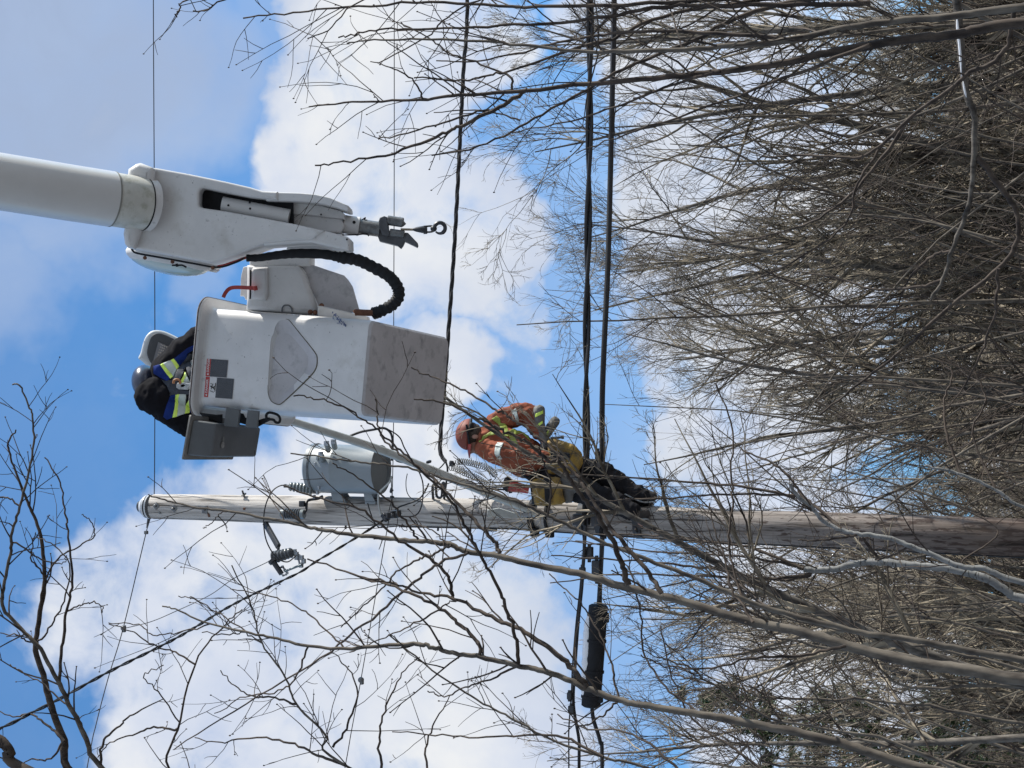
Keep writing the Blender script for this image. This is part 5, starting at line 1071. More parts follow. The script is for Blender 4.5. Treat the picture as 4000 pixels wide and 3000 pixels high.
def bucket_worker():
    D = 12.72; s = D / FPX
    root = empty('person', bl(0, .55, .08), 'worker in black and blue jacket with lime tape and harness, inside the white bucket', 'person')
    X = lambda x, y, dd, r: (x, y, D + dd, r)
    b = MB()
    b.ball(P(582, 1500, D + .10), (.09, .09, .10), 14, 10, np.array([-UP, -RT, F])); b.ball(P(585, 1470, D + .18), .03, 8, 6)
    limb(b, [X(585, 1505, .08, 36), X(640, 1515, .02, 34), X(720, 1510, 0, 70), X(860, 1460, .02, 74), X(990, 1440, .04, 70)])
    limb(b, [X(650, 1440, .02, 38), X(720, 1370, .10, 34), X(820, 1290, .18, 26)]); finger_set(b, P(850, 1282, D + .2), -UP, F)
    limb(b, [X(655, 1590, 0, 38), X(730, 1660, .05, 34), X(830, 1600, .25, 26)]); finger_set(b, P(855, 1590, D + .27), -UP, F)
    p0 = P(990, 1440, D)
    for sx in (-1, 1):
        hip = bl(.10 * sx, .62, .95); kn = bl(.11 * sx, .52, .50) if False else bl(.11 * sx, .60, .62 + .0)
        b.tube([P(960, 1440 - sx * 30, D + .03), bl(.11 * sx, .60, .60)], [.09, .065], 12)
    fuse(b, 'body', MT['skin'], root, .012, smooth_it=2)
    b = MB()
    limb(b, [X(640, 1522, .0, 58), X(680, 1515, 0, 74), X(740, 1505, 0, 78), X(830, 1480, 0, 78), X(930, 1450, 0, 74)], 20)
    b.ball(P(655, 1450, D + .0), .10, 12, 8); b.ball(P(660, 1590, D), .105, 12, 8)
    limb(b, [X(648, 1430, -.02, 44), X(690, 1390, .02, 44), X(740, 1345, .04, 44), X(800, 1305, .08, 38)])
    limb(b, [X(662, 1600, -.04, 52), X(705, 1636, -.02, 50), X(750, 1652, .0, 48), X(810, 1620, .1, 40)])
    limb(b, [X(570, 1542, .03, 36), X(588, 1548, -.02, 62), X(618, 1546, -.03, 72), X(650, 1535, -.02, 66)], 20)
    jk = fuse(b, 'jacket', MT['jblack'], root, .011, .013, 7, 2, seed=2, wdir=(1.3, 1, 1.6))
    z = lambda q: [(500 + x / 3.687, 1250 + y / 3.687) for x, y in q]
    blue = [z(q) for q in ([(370, 668), (465, 640), (610, 850), (560, 885), (470, 830), (375, 770)], [(660, 560), (720, 510), (860, 470), (830, 560), (735, 670)], [(720, 510), (860, 400), (1010, 335), (990, 400), (860, 480)],
                           [(600, 1090), (690, 1060), (650, 1400), (560, 1435), (500, 1385), (560, 1220)], [(878, 1125), (930, 1100), (990, 1310), (880, 1340)])]
    for q in blue: patch(jk, [q], MT['jblue'], 'blue_panel', jk, .004)
    lime = [z(q) for q in ([(463, 645), (505, 628), (655, 820), (612, 852)], [(612, 580), (655, 555), (737, 680), (700, 722)], [(690, 1065), (738, 1060), (700, 1390), (648, 1405)], [(838, 1070), (930, 1070), (890, 1130), (880, 1345), (815, 1352)], [(930, 540), (990, 430), (965, 750), (945, 720)], [(825, 758), (850, 800), (800, 905), (750, 910)])]
    for q in lime: patch(jk, [q], MT['limew'], 'lime_stripe', jk, .0065)
    sil = [z(q) for q in ([(505, 628), (612, 580), (700, 722), (655, 820)], [(738, 1060), (838, 1068), (815, 1352), (700, 1390)], [(830, 765), (890, 890), (800, 905)], [(900, 600), (935, 560), (945, 730), (925, 690)])]
    for q in sil: patch(jk, [q], MT['silver'], 'silver_band', jk, .0065)
    web = [z(q) for q in ([(360, 740), (400, 780), (560, 880), (640, 900), (600, 1000), (500, 930), (365, 850)], [(560, 880), (700, 860), (745, 920), (740, 1050), (600, 1080)], [(650, 860), (740, 680), (870, 480), (930, 480), (840, 680), (750, 880)], [(830, 640), (900, 620), (950, 780), (900, 900)], [(700, 1000), (925, 1010), (925, 1068), (690, 1062)])]
    for q in web: patch(jk, [q], MT['harness'], 'harness_strap', jk, .011)
    b = MB(); dz = D - .19
    b.slab([z([(700, 930), (720, 905), (900, 900), (928, 915), (925, 960), (860, 1005), (740, 1000), (700, 975)]), z([(760, 935), (800, 925), (830, 940), (800, 965), (762, 965)])], dz, .02, .003); b.slab([z([(830, 915), (920, 905), (930, 925), (850, 990)])], dz - .02, .02, .003)
    b.build('harness_ring', MT['steel'], jk)
    b = MB(); b.tube(cr([P(*(z([q])[0]), dz) for q in ((655, 915), (665, 870), (710, 855), (750, 880), (745, 920))], 4), .008, 8); b.build('harness_tab', mat('copper_tab', (.28, .12, .05), .6), jk)
    b = MB(); b.ball(P(568, 1492, D + .06), (.088, .112, .14), 24, 16, np.array([unit(-UP * .9 - RT * .1), unit(-RT), F])); b.build('helmet', MT['bhelmet'], root, smooth=180)
bucket_worker()
# ------------------------------------------------------------------ trees
def grow(st, dr, ln, r0, nseg, wig, up, g, taper=.2):
    st = np.asarray(st, float); d = unit(np.asarray(dr, float)); n = len(st); pts = [st]; step = (ln / nseg)[:, None]
    drift = g.normal(size=(n, 3)) * wig * .35
    for i in range(nseg):
        d = unit(d + g.normal(size=(n, 3)) * wig + drift + np.array([0, 0, up])); pts.append(pts[-1] + d * step)
    t = np.linspace(0, 1, nseg + 1)[None, :]
    return np.stack(pts, 1), r0[:, None] * (1 - (1 - taper) * t)
def spawn(Pn, Rn, per, tmin, tmax, ang, lenf, radf, plen, g, flat=0.0, droop=0.0):
    N, S, _ = Pn.shape
    per = np.full(N, per) if np.isscalar(per) else per
    idx = np.repeat(np.arange(N), per); m = len(idx)
    t = tmin + (tmax - tmin) * g.random(m); f = t * (S - 1); i = np.minimum(f.astype(int), S - 2); w = (f - i)[:, None]
    a = Pn[idx, i]; b = Pn[idx, i + 1]; pos = a + (b - a) * w; tan = unit(b - a)
    q = g.normal(size=(m, 3))
    if flat: q = q - F * (q @ F)[:, None] * flat
    perp = unit(q - tan * np.sum(q * tan, 1)[:, None])
    an = np.radians(ang[0] + (ang[1] - ang[0]) * g.random(m))[:, None]
    d = tan * np.cos(an) + perp * np.sin(an)
    ln = plen[idx] * (lenf[0] + (lenf[1] - lenf[0]) * g.random(m)) * (1.15 - .75 * t)
    r = (Rn[idx, i] * (1 - w[:, 0]) + Rn[idx, i + 1] * w[:, 0]) * radf
    return pos, d, ln, r
def batch(b, Pn, Rn, k):
    N, S, _ = Pn.shape
    if N == 0: return
    t = np.gradient(Pn, axis=1); t = unit(t); ref = np.cross(unit(Pn[:, -1] - Pn[:, 0] + 1e-6), np.array([.37, .61, .70])); ref = unit(ref)[:, None, :]
    a = unit(ref - t * np.sum(ref * t, -1, keepdims=True)); c = np.cross(t, a)
    ang = np.linspace(0, 2 * math.pi, k, endpoint=False)
    V = Pn[:, :, None, :] + Rn[:, :, None, None] * (np.cos(ang)[None, None, :, None] * a[:, :, None, :] + np.sin(ang)[None, None, :, None] * c[:, :, None, :])
    n0 = (np.arange(N) * S * k)[:, None, None]; s0 = (np.arange(S - 1) * k)[None, :, None]; j = np.arange(k)[None, None, :]; j2 = (j + 1) % k
    q = np.stack([n0 + s0 + j, n0 + s0 + j2, n0 + s0 + k + j2, n0 + s0 + k + j], -1).reshape(-1, 4)
    b.addquads(V.reshape(-1, 3), q)

def bare_tree(base, H, r0, g, lean=(0, 0), limbs=22, lens=(.30, .52), subs=9, twigs=6, fine=5, upl=.10, wig=.13, ang=(28, 50), first=.22, rtwig=.0035, lenmul=1.0):
    """returns trunk builder and crown builder of a bare tree in world coordinates"""
    base = np.asarray(base, float); T = MB(); Cn = MB()
    tp, tr = grow(np.array([base]), np.array([[lean[0], lean[1], 1.0]]), np.array([H]), np.array([r0]), 16, .045, .04, g, .08)
    batch(T, tp, tr, 9)
    pl = np.array([H])
    pos, d, ln, r = spawn(tp, tr, limbs, first, .98, ang, lens, .68, pl, g)
    p1, r1 = grow(pos, d, ln, r, 10, wig * .8, upl, g, .18); batch(T, p1[:0], r1[:0], 5); batch(Cn, p1, r1, 5)
    pos, d, l2, r = spawn(p1, r1, subs, .10, .97, (20, 48), (.40, .75), .62, ln, g)
    p2, r2 = grow(pos, d, l2 * lenmul, np.maximum(r, rtwig * 1.3), 7, wig * 1.1, upl * .7, g, .3); batch(Cn, p2, r2, 3)
    pos, d, l3, r = spawn(p2, r2, twigs, .08, .96, (18, 42), (.38, .72), .62, l2 * lenmul, g)
    p3, r3 = grow(pos, d, l3, np.maximum(r, rtwig), 5, wig * 1.15, upl * .5, g, .4); batch(Cn, p3, r3, 3)
    if fine:
        pos, d, l4, r = spawn(p3, r3, fine, .10, .95, (18, 45), (.35, .75), .7, l3, g)
        p4, r4 = grow(pos, d, l4, np.maximum(r, rtwig * .8), 4, wig * 1.2, upl * .4, g, .5); batch(Cn, p4, r4, 3)
    return T, Cn
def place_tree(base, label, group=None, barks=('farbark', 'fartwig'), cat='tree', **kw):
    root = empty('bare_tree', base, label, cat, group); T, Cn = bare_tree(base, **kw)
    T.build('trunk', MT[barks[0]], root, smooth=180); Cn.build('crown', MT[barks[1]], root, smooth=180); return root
def copy_tree(root, loc, rz, sc, label=None):
    r = root.copy(); COL.objects.link(r); r.location = loc; r.rotation_euler = (0, 0, rz); r.scale = (sc, sc, sc)
    if label: r['label'] = label
    for ch in list(root.children):
        c = ch.copy(); COL.objects.link(c); c.parent = r
    return r
def gpos(y, Y):                            # ground point under picture row y at distance Y
    X = (1500 - y) / FPX * (Y / math.cos(PITCH)) * 1.0
    # rows converge a little: use the direction at about 12 degrees elevation
    p = PY(3200, y, Y); return np.array([p[0], Y, float(ground_z(p[0], Y)) - .1])
def height_for(x, Y, base): return float(PY(x, 1500, Y)[2] - base[2])

g = np.random.default_rng(11)
# the trees behind the pole that can be told apart
BT_ = dict(subs=7, twigs=5, fine=4, rtwig=.0028)
for (y, xt, Y, lab, kw) in (
    (720, 1900, 25.0, 'tall tree with brush-like upright twigs whose top crosses both thick cables below the hook', dict(BT_, limbs=34, lens=(.22, .38), subs=9, fine=5, upl=.20, wig=.08, ang=(14, 32), r0=.11)),
    (1330, 2160, 27.0, 'bare tree with crooked spreading twigs behind the thick cables below the bucket bottom', dict(BT_, limbs=28, upl=.08, wig=.15, r0=.13, lens=(.2, .38))),
    (1760, 2320, 29.0, 'bare tree directly behind the lineman legs with a spreading crown', dict(BT_, limbs=26, upl=.06, wig=.16, r0=.12, lens=(.2, .38))),
    (160, 1900, 23.0, 'bare tree with a feathery top behind the dark stems at the upright right edge', dict(BT_, limbs=28, lens=(.2, .34), upl=.16, wig=.10, ang=(16, 36), r0=.10)),
    (2280, 2480, 26.0, 'bare tree behind the lower pole, just left of it, with fine low twigs', dict(BT_, limbs=26, upl=.10, wig=.12, r0=.10, lens=(.2, .36))),
    (2520, 1960, 19.0, 'slender twiggy tree rising behind the snowy black case', dict(BT_, limbs=26, subs=6, fine=3, upl=.10, wig=.10, lens=(.16, .30), r0=.055, rtwig=.0024)),
    (2860, 900, 13.5, 'loose twiggy tree top under the long service cable at the upright left edge', dict(BT_, limbs=20, subs=6, twigs=4, fine=3, upl=.05, wig=.14, lens=(.14, .27), r0=.06, rtwig=.0022, first=.45)),
    (2650, 1450, 15.0, 'open crowned twiggy tree in front of the white cloud upright left of the pole', dict(BT_, limbs=18, subs=6, twigs=4, fine=3, upl=.04, wig=.14, lens=(.14, .26), r0=.05, rtwig=.0022, first=.45)),
    (2900, 2380, 24.0, 'bare tree in front of the dark conifer', dict(BT_, limbs=26, upl=.10, wig=.12, r0=.10, lens=(.2, .36))),
    (1050, 2400, 31.0, 'crooked bare tree with a forked crown deeper in the wood, below the hook', dict(BT_, limbs=28, upl=.06, wig=.18, r0=.14, lens=(.2, .4)))):
    bs = gpos(y, Y); H = height_for(xt, Y, bs)
    place_tree(bs, lab, g=g, H=H * 0.90, **kw)

# the rest of the wood: copies of four kinds, nothing tells them apart
protos = []
GL = 'bare grey-brown tree, one of the many alike making up the tangled wood'
for i in range(4):
    H = 10.0; bs = np.array([0, 0, 0.]); kw = [dict(upl=.10, wig=.13, ang=(22, 45)), dict(upl=.05, wig=.17, ang=(30, 55)), dict(upl=.16, wig=.10, ang=(15, 38)), dict(upl=.06, wig=.15, ang=(25, 60))][i]
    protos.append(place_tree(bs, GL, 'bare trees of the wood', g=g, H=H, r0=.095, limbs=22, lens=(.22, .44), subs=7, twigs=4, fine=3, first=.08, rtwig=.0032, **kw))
spots = []
gr = np.random.default_rng(5)
for Y, n, sc in ((30, 6, .74), (36, 7, .76), (42, 10, .76), (49, 11, .72), (57, 12, .70), (66, 12, .70), (76, 12, .62), (87, 12, .5)):
    for i in range(n):
        u = (i + .5 + gr.uniform(-.35, .35)) / n * 1.16 - .08; YY = Y + gr.uniform(-2.5, 2.5)
        p = PY(3300, 3000 * u, YY); spots.append((p[0], YY, sc * gr.uniform(.82, 1.15) * (.9 if u > .72 else 1.0), gr.uniform(0, 6.28)))
for (yy_, xt, Y) in ((420, 2020, 24), (930, 2010, 26), (1130, 2120, 25), (1500, 2230, 25), (620, 2150, 30), (1950, 2380, 27), (2120, 2450, 31), (2420, 2420, 25), (2700, 2420, 28), (60, 2150, 27), (300, 2250, 33), (1650, 2420, 33), (1230, 2400, 36), (820, 2300, 34), (2560, 2560, 34), (2980, 2560, 31)):
    bs = gpos(yy_, Y); spots.insert(0, (bs[0], float(Y), height_for(xt, Y, bs) / 10.0 * .96, gr.uniform(0, 6.28)))
for i, (x, y, s, a) in enumerate(spots):
    loc = (x, y, float(ground_z(x, y)) - .15)
    if i < 4:
        pr = protos[i]; pr.location = loc; pr.rotation_euler = (0, 0, a); pr.scale = (s, s, s)
    else: copy_tree(protos[i % 4], loc, a, s)

# undergrowth nobody could count
def thicket():
    b = MB(); gt = np.random.default_rng(21); N = 2600
    Y = 15.5 + 62 * gt.random(N) ** 1.25; u = gt.uniform(-.08, 1.08, N); p = np.array([PY(3500, 3000 * a, yy) for a, yy in zip(u, Y)]); p[:, 2] = ground_z(p[:, 0], Y) - .05
    ln = gt.uniform(1.8, 4.8, N) * np.clip(Y / 30, .62, 1.25); d = np.stack([gt.normal(size=N) * .35, gt.normal(size=N) * .35, np.ones(N)], -1); r = gt.uniform(.008, .026, N) * np.clip(Y / 28, .5, 1.4)
    a, ra = grow(p, d, ln, r, 8, .10, .03, gt, .25); batch(b, a, ra, 4)
    q, dd, l2, rr = spawn(a, ra, 9, .15, .98, (25, 60), (.25, .5), .5, ln, gt); fl = np.maximum(rr, .0038); c, rc = grow(q, dd, l2, fl, 5, .14, .05, gt, .4); batch(b, c, rc, 3)
    q, dd, l3, rr = spawn(c, rc, 5, .1, .98, (25, 60), (.3, .6), .7, l2, gt); c, rc = grow(q, dd, l3, np.maximum(rr, .0034), 3, .16, .03, gt, .5); batch(b, c, rc, 3)
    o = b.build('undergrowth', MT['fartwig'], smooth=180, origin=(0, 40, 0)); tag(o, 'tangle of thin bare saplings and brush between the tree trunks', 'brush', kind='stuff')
thicket()
def pale_stems():
    # thin low stems, sunlit look put into a paler bark colour, each its own sapling
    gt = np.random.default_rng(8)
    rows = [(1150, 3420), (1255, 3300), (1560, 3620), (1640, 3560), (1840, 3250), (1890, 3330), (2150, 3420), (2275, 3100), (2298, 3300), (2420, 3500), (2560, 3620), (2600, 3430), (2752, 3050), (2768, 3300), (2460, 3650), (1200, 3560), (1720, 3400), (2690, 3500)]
    for i, (y, x) in enumerate(rows):
        Y = gt.uniform(22, 32); p = PY(x, y, Y); gz = float(ground_z(p[0], Y)); base = np.array([p[0] + gt.uniform(-.3, .3), Y, gz]); b = MB(); ln = np.array([(p[2] - gz) * gt.uniform(1.2, 1.7)])
        a, ra = grow(base[None], np.array([[gt.normal() * .08, 0, 1.]]), ln, np.array([gt.uniform(.012, .024)]), 14, .06, .03, gt, .2); batch(b, a, ra, 6)
        q, dd, l2, rr = spawn(a, ra, 12, .3, .98, (25, 50), (.12, .25), .5, ln, gt); c, rc = grow(q, dd, l2, np.maximum(rr, .004), 5, .1, .06, gt, .4); batch(b, c, rc, 3)
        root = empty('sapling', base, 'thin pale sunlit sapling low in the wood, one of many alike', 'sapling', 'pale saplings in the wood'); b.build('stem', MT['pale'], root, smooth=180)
pale_stems()

def mid_saplings():
    gt = np.random.default_rng(31); labs = 'long thin dark bare sapling curving up in front of the wood'
    for i in range(60):
        y = gt.uniform(40, 2960); Y = gt.uniform(15.5, 24); x = gt.uniform(2330, 3300); p = PY(x, y, Y); bx = p[0] + gt.normal() * 1.0; base = np.array([bx, Y, 0.]); b = MB(); H = float(p[2])
        d0 = np.array([[(p[0] - bx) / H * .7 + gt.normal() * .12, gt.normal() * .08, 1.]]); a, ra = grow(base[None], d0, np.array([H * 1.06]), np.array([gt.uniform(.018, .040)]), 18, .06, .02, gt, .14); T = MB(); batch(T, a, ra, 6)
        q, dd, l2, rr = spawn(a, ra, 13, .25, .98, (25, 55), (.14, .34), .55, np.array([H]), gt); c, rc = grow(q, dd, l2, np.maximum(rr, .004), 7, .09, .05, gt, .3); batch(b, c, rc, 4)
        q, dd, l3, rr = spawn(c, rc, 6, .15, .98, (25, 55), (.25, .5), .6, l2, gt); c, rc = grow(q, dd, l3, np.maximum(rr, .0028), 5, .1, .04, gt, .4); batch(b, c, rc, 3)
        root = empty('sapling', base, labs, 'sapling', 'dark saplings in front of the wood'); T.build('stem', MT['bark'], root, smooth=180); b.build('crown', MT['twig'], root, smooth=180)
mid_saplings()
def near_saplings():
    gt = np.random.default_rng(77)
    for i in range(10):
        y0 = gt.uniform(2500, 3250); x1 = gt.uniform(2480, 3050); y1 = y0 - gt.uniform(60, 620); Y = gt.uniform(9.5, 13.5); k = gt.uniform(-90, 90)
        pts = [(6400, y0 + 420), (4700, y0 + 180), (4000, y0), (3500, y0 - (y0 - y1) * .22 + k), (3000, y0 - (y0 - y1) * .45 + k * .6), (x1 + 220, y0 - (y0 - y1) * .85), (x1, y1)]
        if x1 > 2800: pts.pop(4)
        W = px_path(pts, Y, Y + gt.uniform(-.4, .4), 7); W[:, 2] = np.maximum(W[:, 2], -.2); W = W + gt.normal(size=W.shape) * .006; s_ = mpx(W[-1]); n = len(W); r = np.interp(np.linspace(0, 1, n), [0, .35, 1], [11, gt.uniform(5, 8), 2]) * s_
        T = MB(); T.tube(W, r, 7); b = MB(); L = float(np.linalg.norm(np.diff(W, axis=0), axis=1).sum())
        q, dd, l2, rr = spawn(W[None], r[None], 20, .45, .98, (22, 50), (.08, .24), .5, np.array([L]), gt, flat=.4); c, rc = grow(q, dd, l2, np.maximum(rr, .0026), 8, .09, .03, gt, .4); batch(b, c, rc, 4)
        q, dd, l3, rr = spawn(c, rc, 4, .15, .95, (25, 50), (.3, .6), .65, l2, gt); c, rc = grow(q, dd, l3, np.maximum(rr, .0018), 5, .1, .03, gt, .5); batch(b, c, rc, 3)
        root = empty('sapling', W[0], 'slim dark bare sapling slanting across the lower pole side of the view', 'sapling', 'slim saplings near the lower pole'); T.build('stem', MT['bark'], root, smooth=180); b.build('crown', MT['twig'], root, smooth=180)
near_saplings()

# conifer behind, near the upright left edge
def conifer(base, H, R, label, seed):
    gc = np.random.default_rng(seed); root = empty('conifer', base, label, 'conifer'); b = MB(); base = np.asarray(base, float)
    tp, tr = grow(base[None], np.array([[0, 0, 1.]]), np.array([H]), np.array([.14]), 12, .015, .05, gc, .06); batch(b, tp, tr, 7)
    b.build('trunk', MT['bark'], root, smooth=180)
    n = 150; t = gc.uniform(.12, .99, n); z = t * H; az = gc.uniform(0, 6.283, n); L = R * (1.05 - t) ** .75 * gc.uniform(.6, 1.1, n) + .15
    st = np.stack([np.interp(z, np.linspace(0, H, 13), tp[0][:, 0]), np.interp(z, np.linspace(0, H, 13), tp[0][:, 1]), base[2] + z], -1)
    d = np.stack([np.cos(az), np.sin(az), np.full(n, .12)], -1); a, ra = grow(st, d, L, np.full(n, .02), 6, .05, -.03, gc, .3)
    b = MB(); batch(b, a, ra, 3)
    q, dd, l2, rr = spawn(a, ra, 12, .1, 1.0, (35, 60), (.25, .45), .5, L, gc); c, rc = grow(q, dd, l2, np.full(len(q), .005), 3, .08, .02, gc, .5); batch(b, c, rc, 3)
    # needle sprays: narrow leaf-like quads
    q, dd, l3, rr = spawn(c, rc, 16, .0, 1.0, (35, 70), (.1, .2), .5, l2, gc); m = len(q); dd = unit(dd); s = unit(np.cross(dd, gc.normal(size=(m, 3)))); ll = gc.uniform(.05, .11, m)[:, None]; w = .011
    V = np.stack([q - s * w, q + s * w, q + dd * ll + s * w * .3, q + dd * ll - s * w * .3], 1).reshape(-1, 3); b.addquads(V, np.arange(m * 4).reshape(-1, 4))
    b.build('crown', mat('conifer_needles', (.030, .060, .022), .6, var=.35, scale=4, two=(.075, .12, .04)), root, smooth=0)
for (y, x, Y, R, lab, sd_) in ((2905, 2700, 30, 1.5, 'dark green conifer behind the bare twigs, nearer the snowy case', 3), (3000, 2860, 33, 1.5, 'green conifer at the upright left edge, half hidden behind its neighbour', 9)):
    bs = gpos(y, Y); conifer(bs, height_for(x, Y, bs), R, lab, sd_)

# ---- near trees traced stem by stem; each stem is a real tube at its own distance
def near_tree(name, label, base, stems, Y, barks=('bark', 'twig'), seed=1, sprout=1.0, trunk_n=1, slen=1.0, snow=None):
    """stems: (points px, r0 px, r1 px, dY0, dY1)"""
    gn = np.random.default_rng(seed); root = empty(name, base, label, 'tree'); T = MB(); Cn = MB()
    for i, (pts, ra_, rb_, y0, y1) in enumerate(stems):
        W = px_path(pts, Y + y0, Y + y1, 6); L = np.concatenate([[0], np.cumsum(np.linalg.norm(np.diff(W, axis=0), axis=1))]); tot = L[-1]; t = L / tot
        # small kinks at the nodes
        kn = gn.normal(size=W.shape) * .0035 * (1 if ra_ < 15 else .6); kn[0] = 0; W = W + kn
        s = mpx(W[len(W) // 2]); r = (ra_ + (rb_ - ra_) * t ** .85) * s
        nod = 1 + .10 * np.maximum(0, np.sin(L * 21 + i)) ** 8
        (T if i < trunk_n else Cn).tube(W, np.maximum(r * nod, .0016), 9 if ra_ > 10 else 6)
        # side shoots
        inside = t
        vis = tot * sprout
        n = max(1, int(vis * (3.4 if ra_ < 12 else 2.4)))
        Pn = W[None]; Rn = r[None]
        lo = .25 if ra_ > 16 else .1
        pos, d, ln, rr = spawn(Pn, Rn, n, lo, .97, (28, 55), (0, 0), .5, np.array([tot]), gn, flat=.55)
        ln = gn.uniform(.10, .48, n) * slen; tt = np.minimum(rr * 1.0, .0055)
        a, ra2 = grow(pos, d, ln, np.maximum(tt, .0024), 6, .09, .025, gn, .5); batch2(Cn, a, ra2, 4)
        pos, d, l2, rr = spawn(a, ra2, 1 + (gn.random(n) < .5).astype(int), .2, .85, (30, 60), (.3, .6), .8, ln, gn, flat=.4)
        c, rc = grow(pos, d, l2, np.maximum(rr, .002), 4, .1, .03, gn, .6); batch2(Cn, c, rc, 4)
        # buds: little swellings on the shoot tips
        for e in a[:, -1][:60]: Cn.ball(e, (.0038, .0038, .006), 5, 4)
    T.build('trunk', MT[barks[0]], root, smooth=60); Cn.build('crown', MT[barks[1]], root, smooth=60)
    if snow:
        b = MB(); 
        for pts, r_, dy in snow: W = px_path(pts, Y + dy, None, 5); b.tube(W, [r_ * .3 * mpx(W[0])] + [r_ * mpx(W[0])] * 3 + [r_ * .3 * mpx(W[0])], 7)
        b.build('snow', MT['snow'], root, smooth=180)
    return root
def batch2(b, Pn, Rn, k):
    t = MB(); batch(t, Pn, Rn, k)
    for v, q in zip(t.v, t.big): b.add(v, [tuple(int(i) for i in r) for r in q])

YA = 8.0
A1 = [(6870, 3060), (5400, 2860), (4600, 2740), (4000, 2653), (3711, 2608), (3557, 2585), (3304, 2522), (3123, 2467), (2942, 2431), (2671, 2350), (2430, 2292), (2285, 2245), (2104, 2209), (1952, 2172), (1822, 2156), (1764, 2129), (1699, 2118), (1598, 2112), (1489, 2100), (1381, 2089), (1259, 2071), (1169, 2050), (1024, 2022), (887, 1997), (775, 1984), (674, 1961), (580, 1936)]
near_tree('bare_tree', 'young tree with smooth grey stem slanting along and over the pole to its top', PY(6870, 3060, YA), [
    (A1, 38, 3, 0, .3),
    ([(2455, 2285), (2430, 2205), (2400, 2125), (2357, 2053), (2314, 1988), (2249, 1908), (2213, 1843), (2176, 1800), (2143, 1801), (2107, 1768), (2046, 1720), (1985, 1691), (1928, 1663), (1875, 1638), (1794, 1598), (1700, 1567), (1620, 1555)], 12, 3, 0, -.4),
    ([(2585, 2317), (2502, 2205), (2430, 2118), (2372, 2039), (2286, 1911), (2261, 1866), (2209, 1809), (2168, 1764), (2107, 1712), (2050, 1667), (1985, 1626), (1940, 1602), (1846, 1543), (1757, 1500), (1680, 1468), (1612, 1438)], 9, 3, 0, .4),
    ([(1952, 2162), (1923, 2104), (1851, 2031), (1793, 1966), (1721, 1901), (1663, 1843), (1560, 1775), (1490, 1700), (1476, 1640), (1470, 1560)], 8, 3, 0, .3),
    ([(1634, 2107), (1591, 2046), (1525, 1966), (1417, 1880), (1345, 1836), (1300, 1810)], 5, 2.5, 0, -.2),
    ([(1764, 2129), (1700, 2160), (1630, 2190), (1560, 2225), (1500, 2290), (1420, 2370), (1330, 2450)], 5, 2.5, 0, .3),
    ([(1830, 2158), (1740, 2190), (1660, 2240), (1591, 2300), (1420, 2440), (1254, 2567), (964, 2750), (675, 2923)], 6, 2.5, 0, .8),
    ([(1750, 2127), (1700, 2078), (1640, 2052), (1580, 2055), (1560, 2060)], 3, 2, 0, .1),
    ([(2942, 2431), (2860, 2300), (2830, 2180), (2790, 2060), (2770, 1960)], 6, 2.5, 0, .3),
    ([(3304, 2522), (3150, 2560), (2950, 2570), (2760, 2610), (2600, 2600), (2500, 2560)], 7, 2.5, 0, -.3),
    ([(887, 1997), (850, 2015), (815, 2052), (793, 2060)], 2.6, 1.8, 0, 0)], YA, seed=3, sprout=1.0)
A2 = [(6870, 3000), (5400, 2800), (4500, 2660), (4000, 2580), (3756, 2535), (3575, 2499), (3395, 2476), (3232, 2440), (3033, 2386), (2906, 2341), (2698, 2250), (2538, 2191), (2430, 2147), (2357, 2118), (2249, 2068), (2140, 2013), (2053, 1974), (1923, 1930), (1817, 1895), (1712, 1862), (1627, 1836), (1522, 1815), (1429, 1807), (1311, 1794), (1227, 1781), (1134, 1771)]
near_tree('bare_tree', 'slim dark sapling stem running just above the grey one and over the transformer', PY(6870, 3000, YA), [
    (A2, 22, 3, .5, .2),
    ([(2053, 1974), (1975, 1930), (1900, 1903), (1860, 1892), (1822, 1872)], 4, 2.5, .2, .3),
    ([(2900, 2338), (2860, 2200), (2850, 2100), (2861, 1979), (2857, 1862), (2861, 1681), (2798, 1500)], 5, 3, .3, .8),
    ([(2140, 2013), (2150, 1900), (2130, 1820), (2105, 1740)], 5, 3, .2, 0)], YA + .2, seed=4)
A3 = [(6870, 3500), (5200, 3290), (4300, 3120), (3602, 3000), (3395, 2938), (3268, 2897), (3078, 2856), (2897, 2820), (2744, 2793), (2538, 2758), (2415, 2733), (2292, 2690), (2213, 2654), (2104, 2617), (2017, 2599), (1880, 2567), (1779, 2552), (1721, 2538), (1663, 2520), (1605, 2516), (1518, 2520), (1345, 2534), (1205, 2523), (1061, 2490), (964, 2470), (820, 2437), (685, 2379), (636, 2369)]
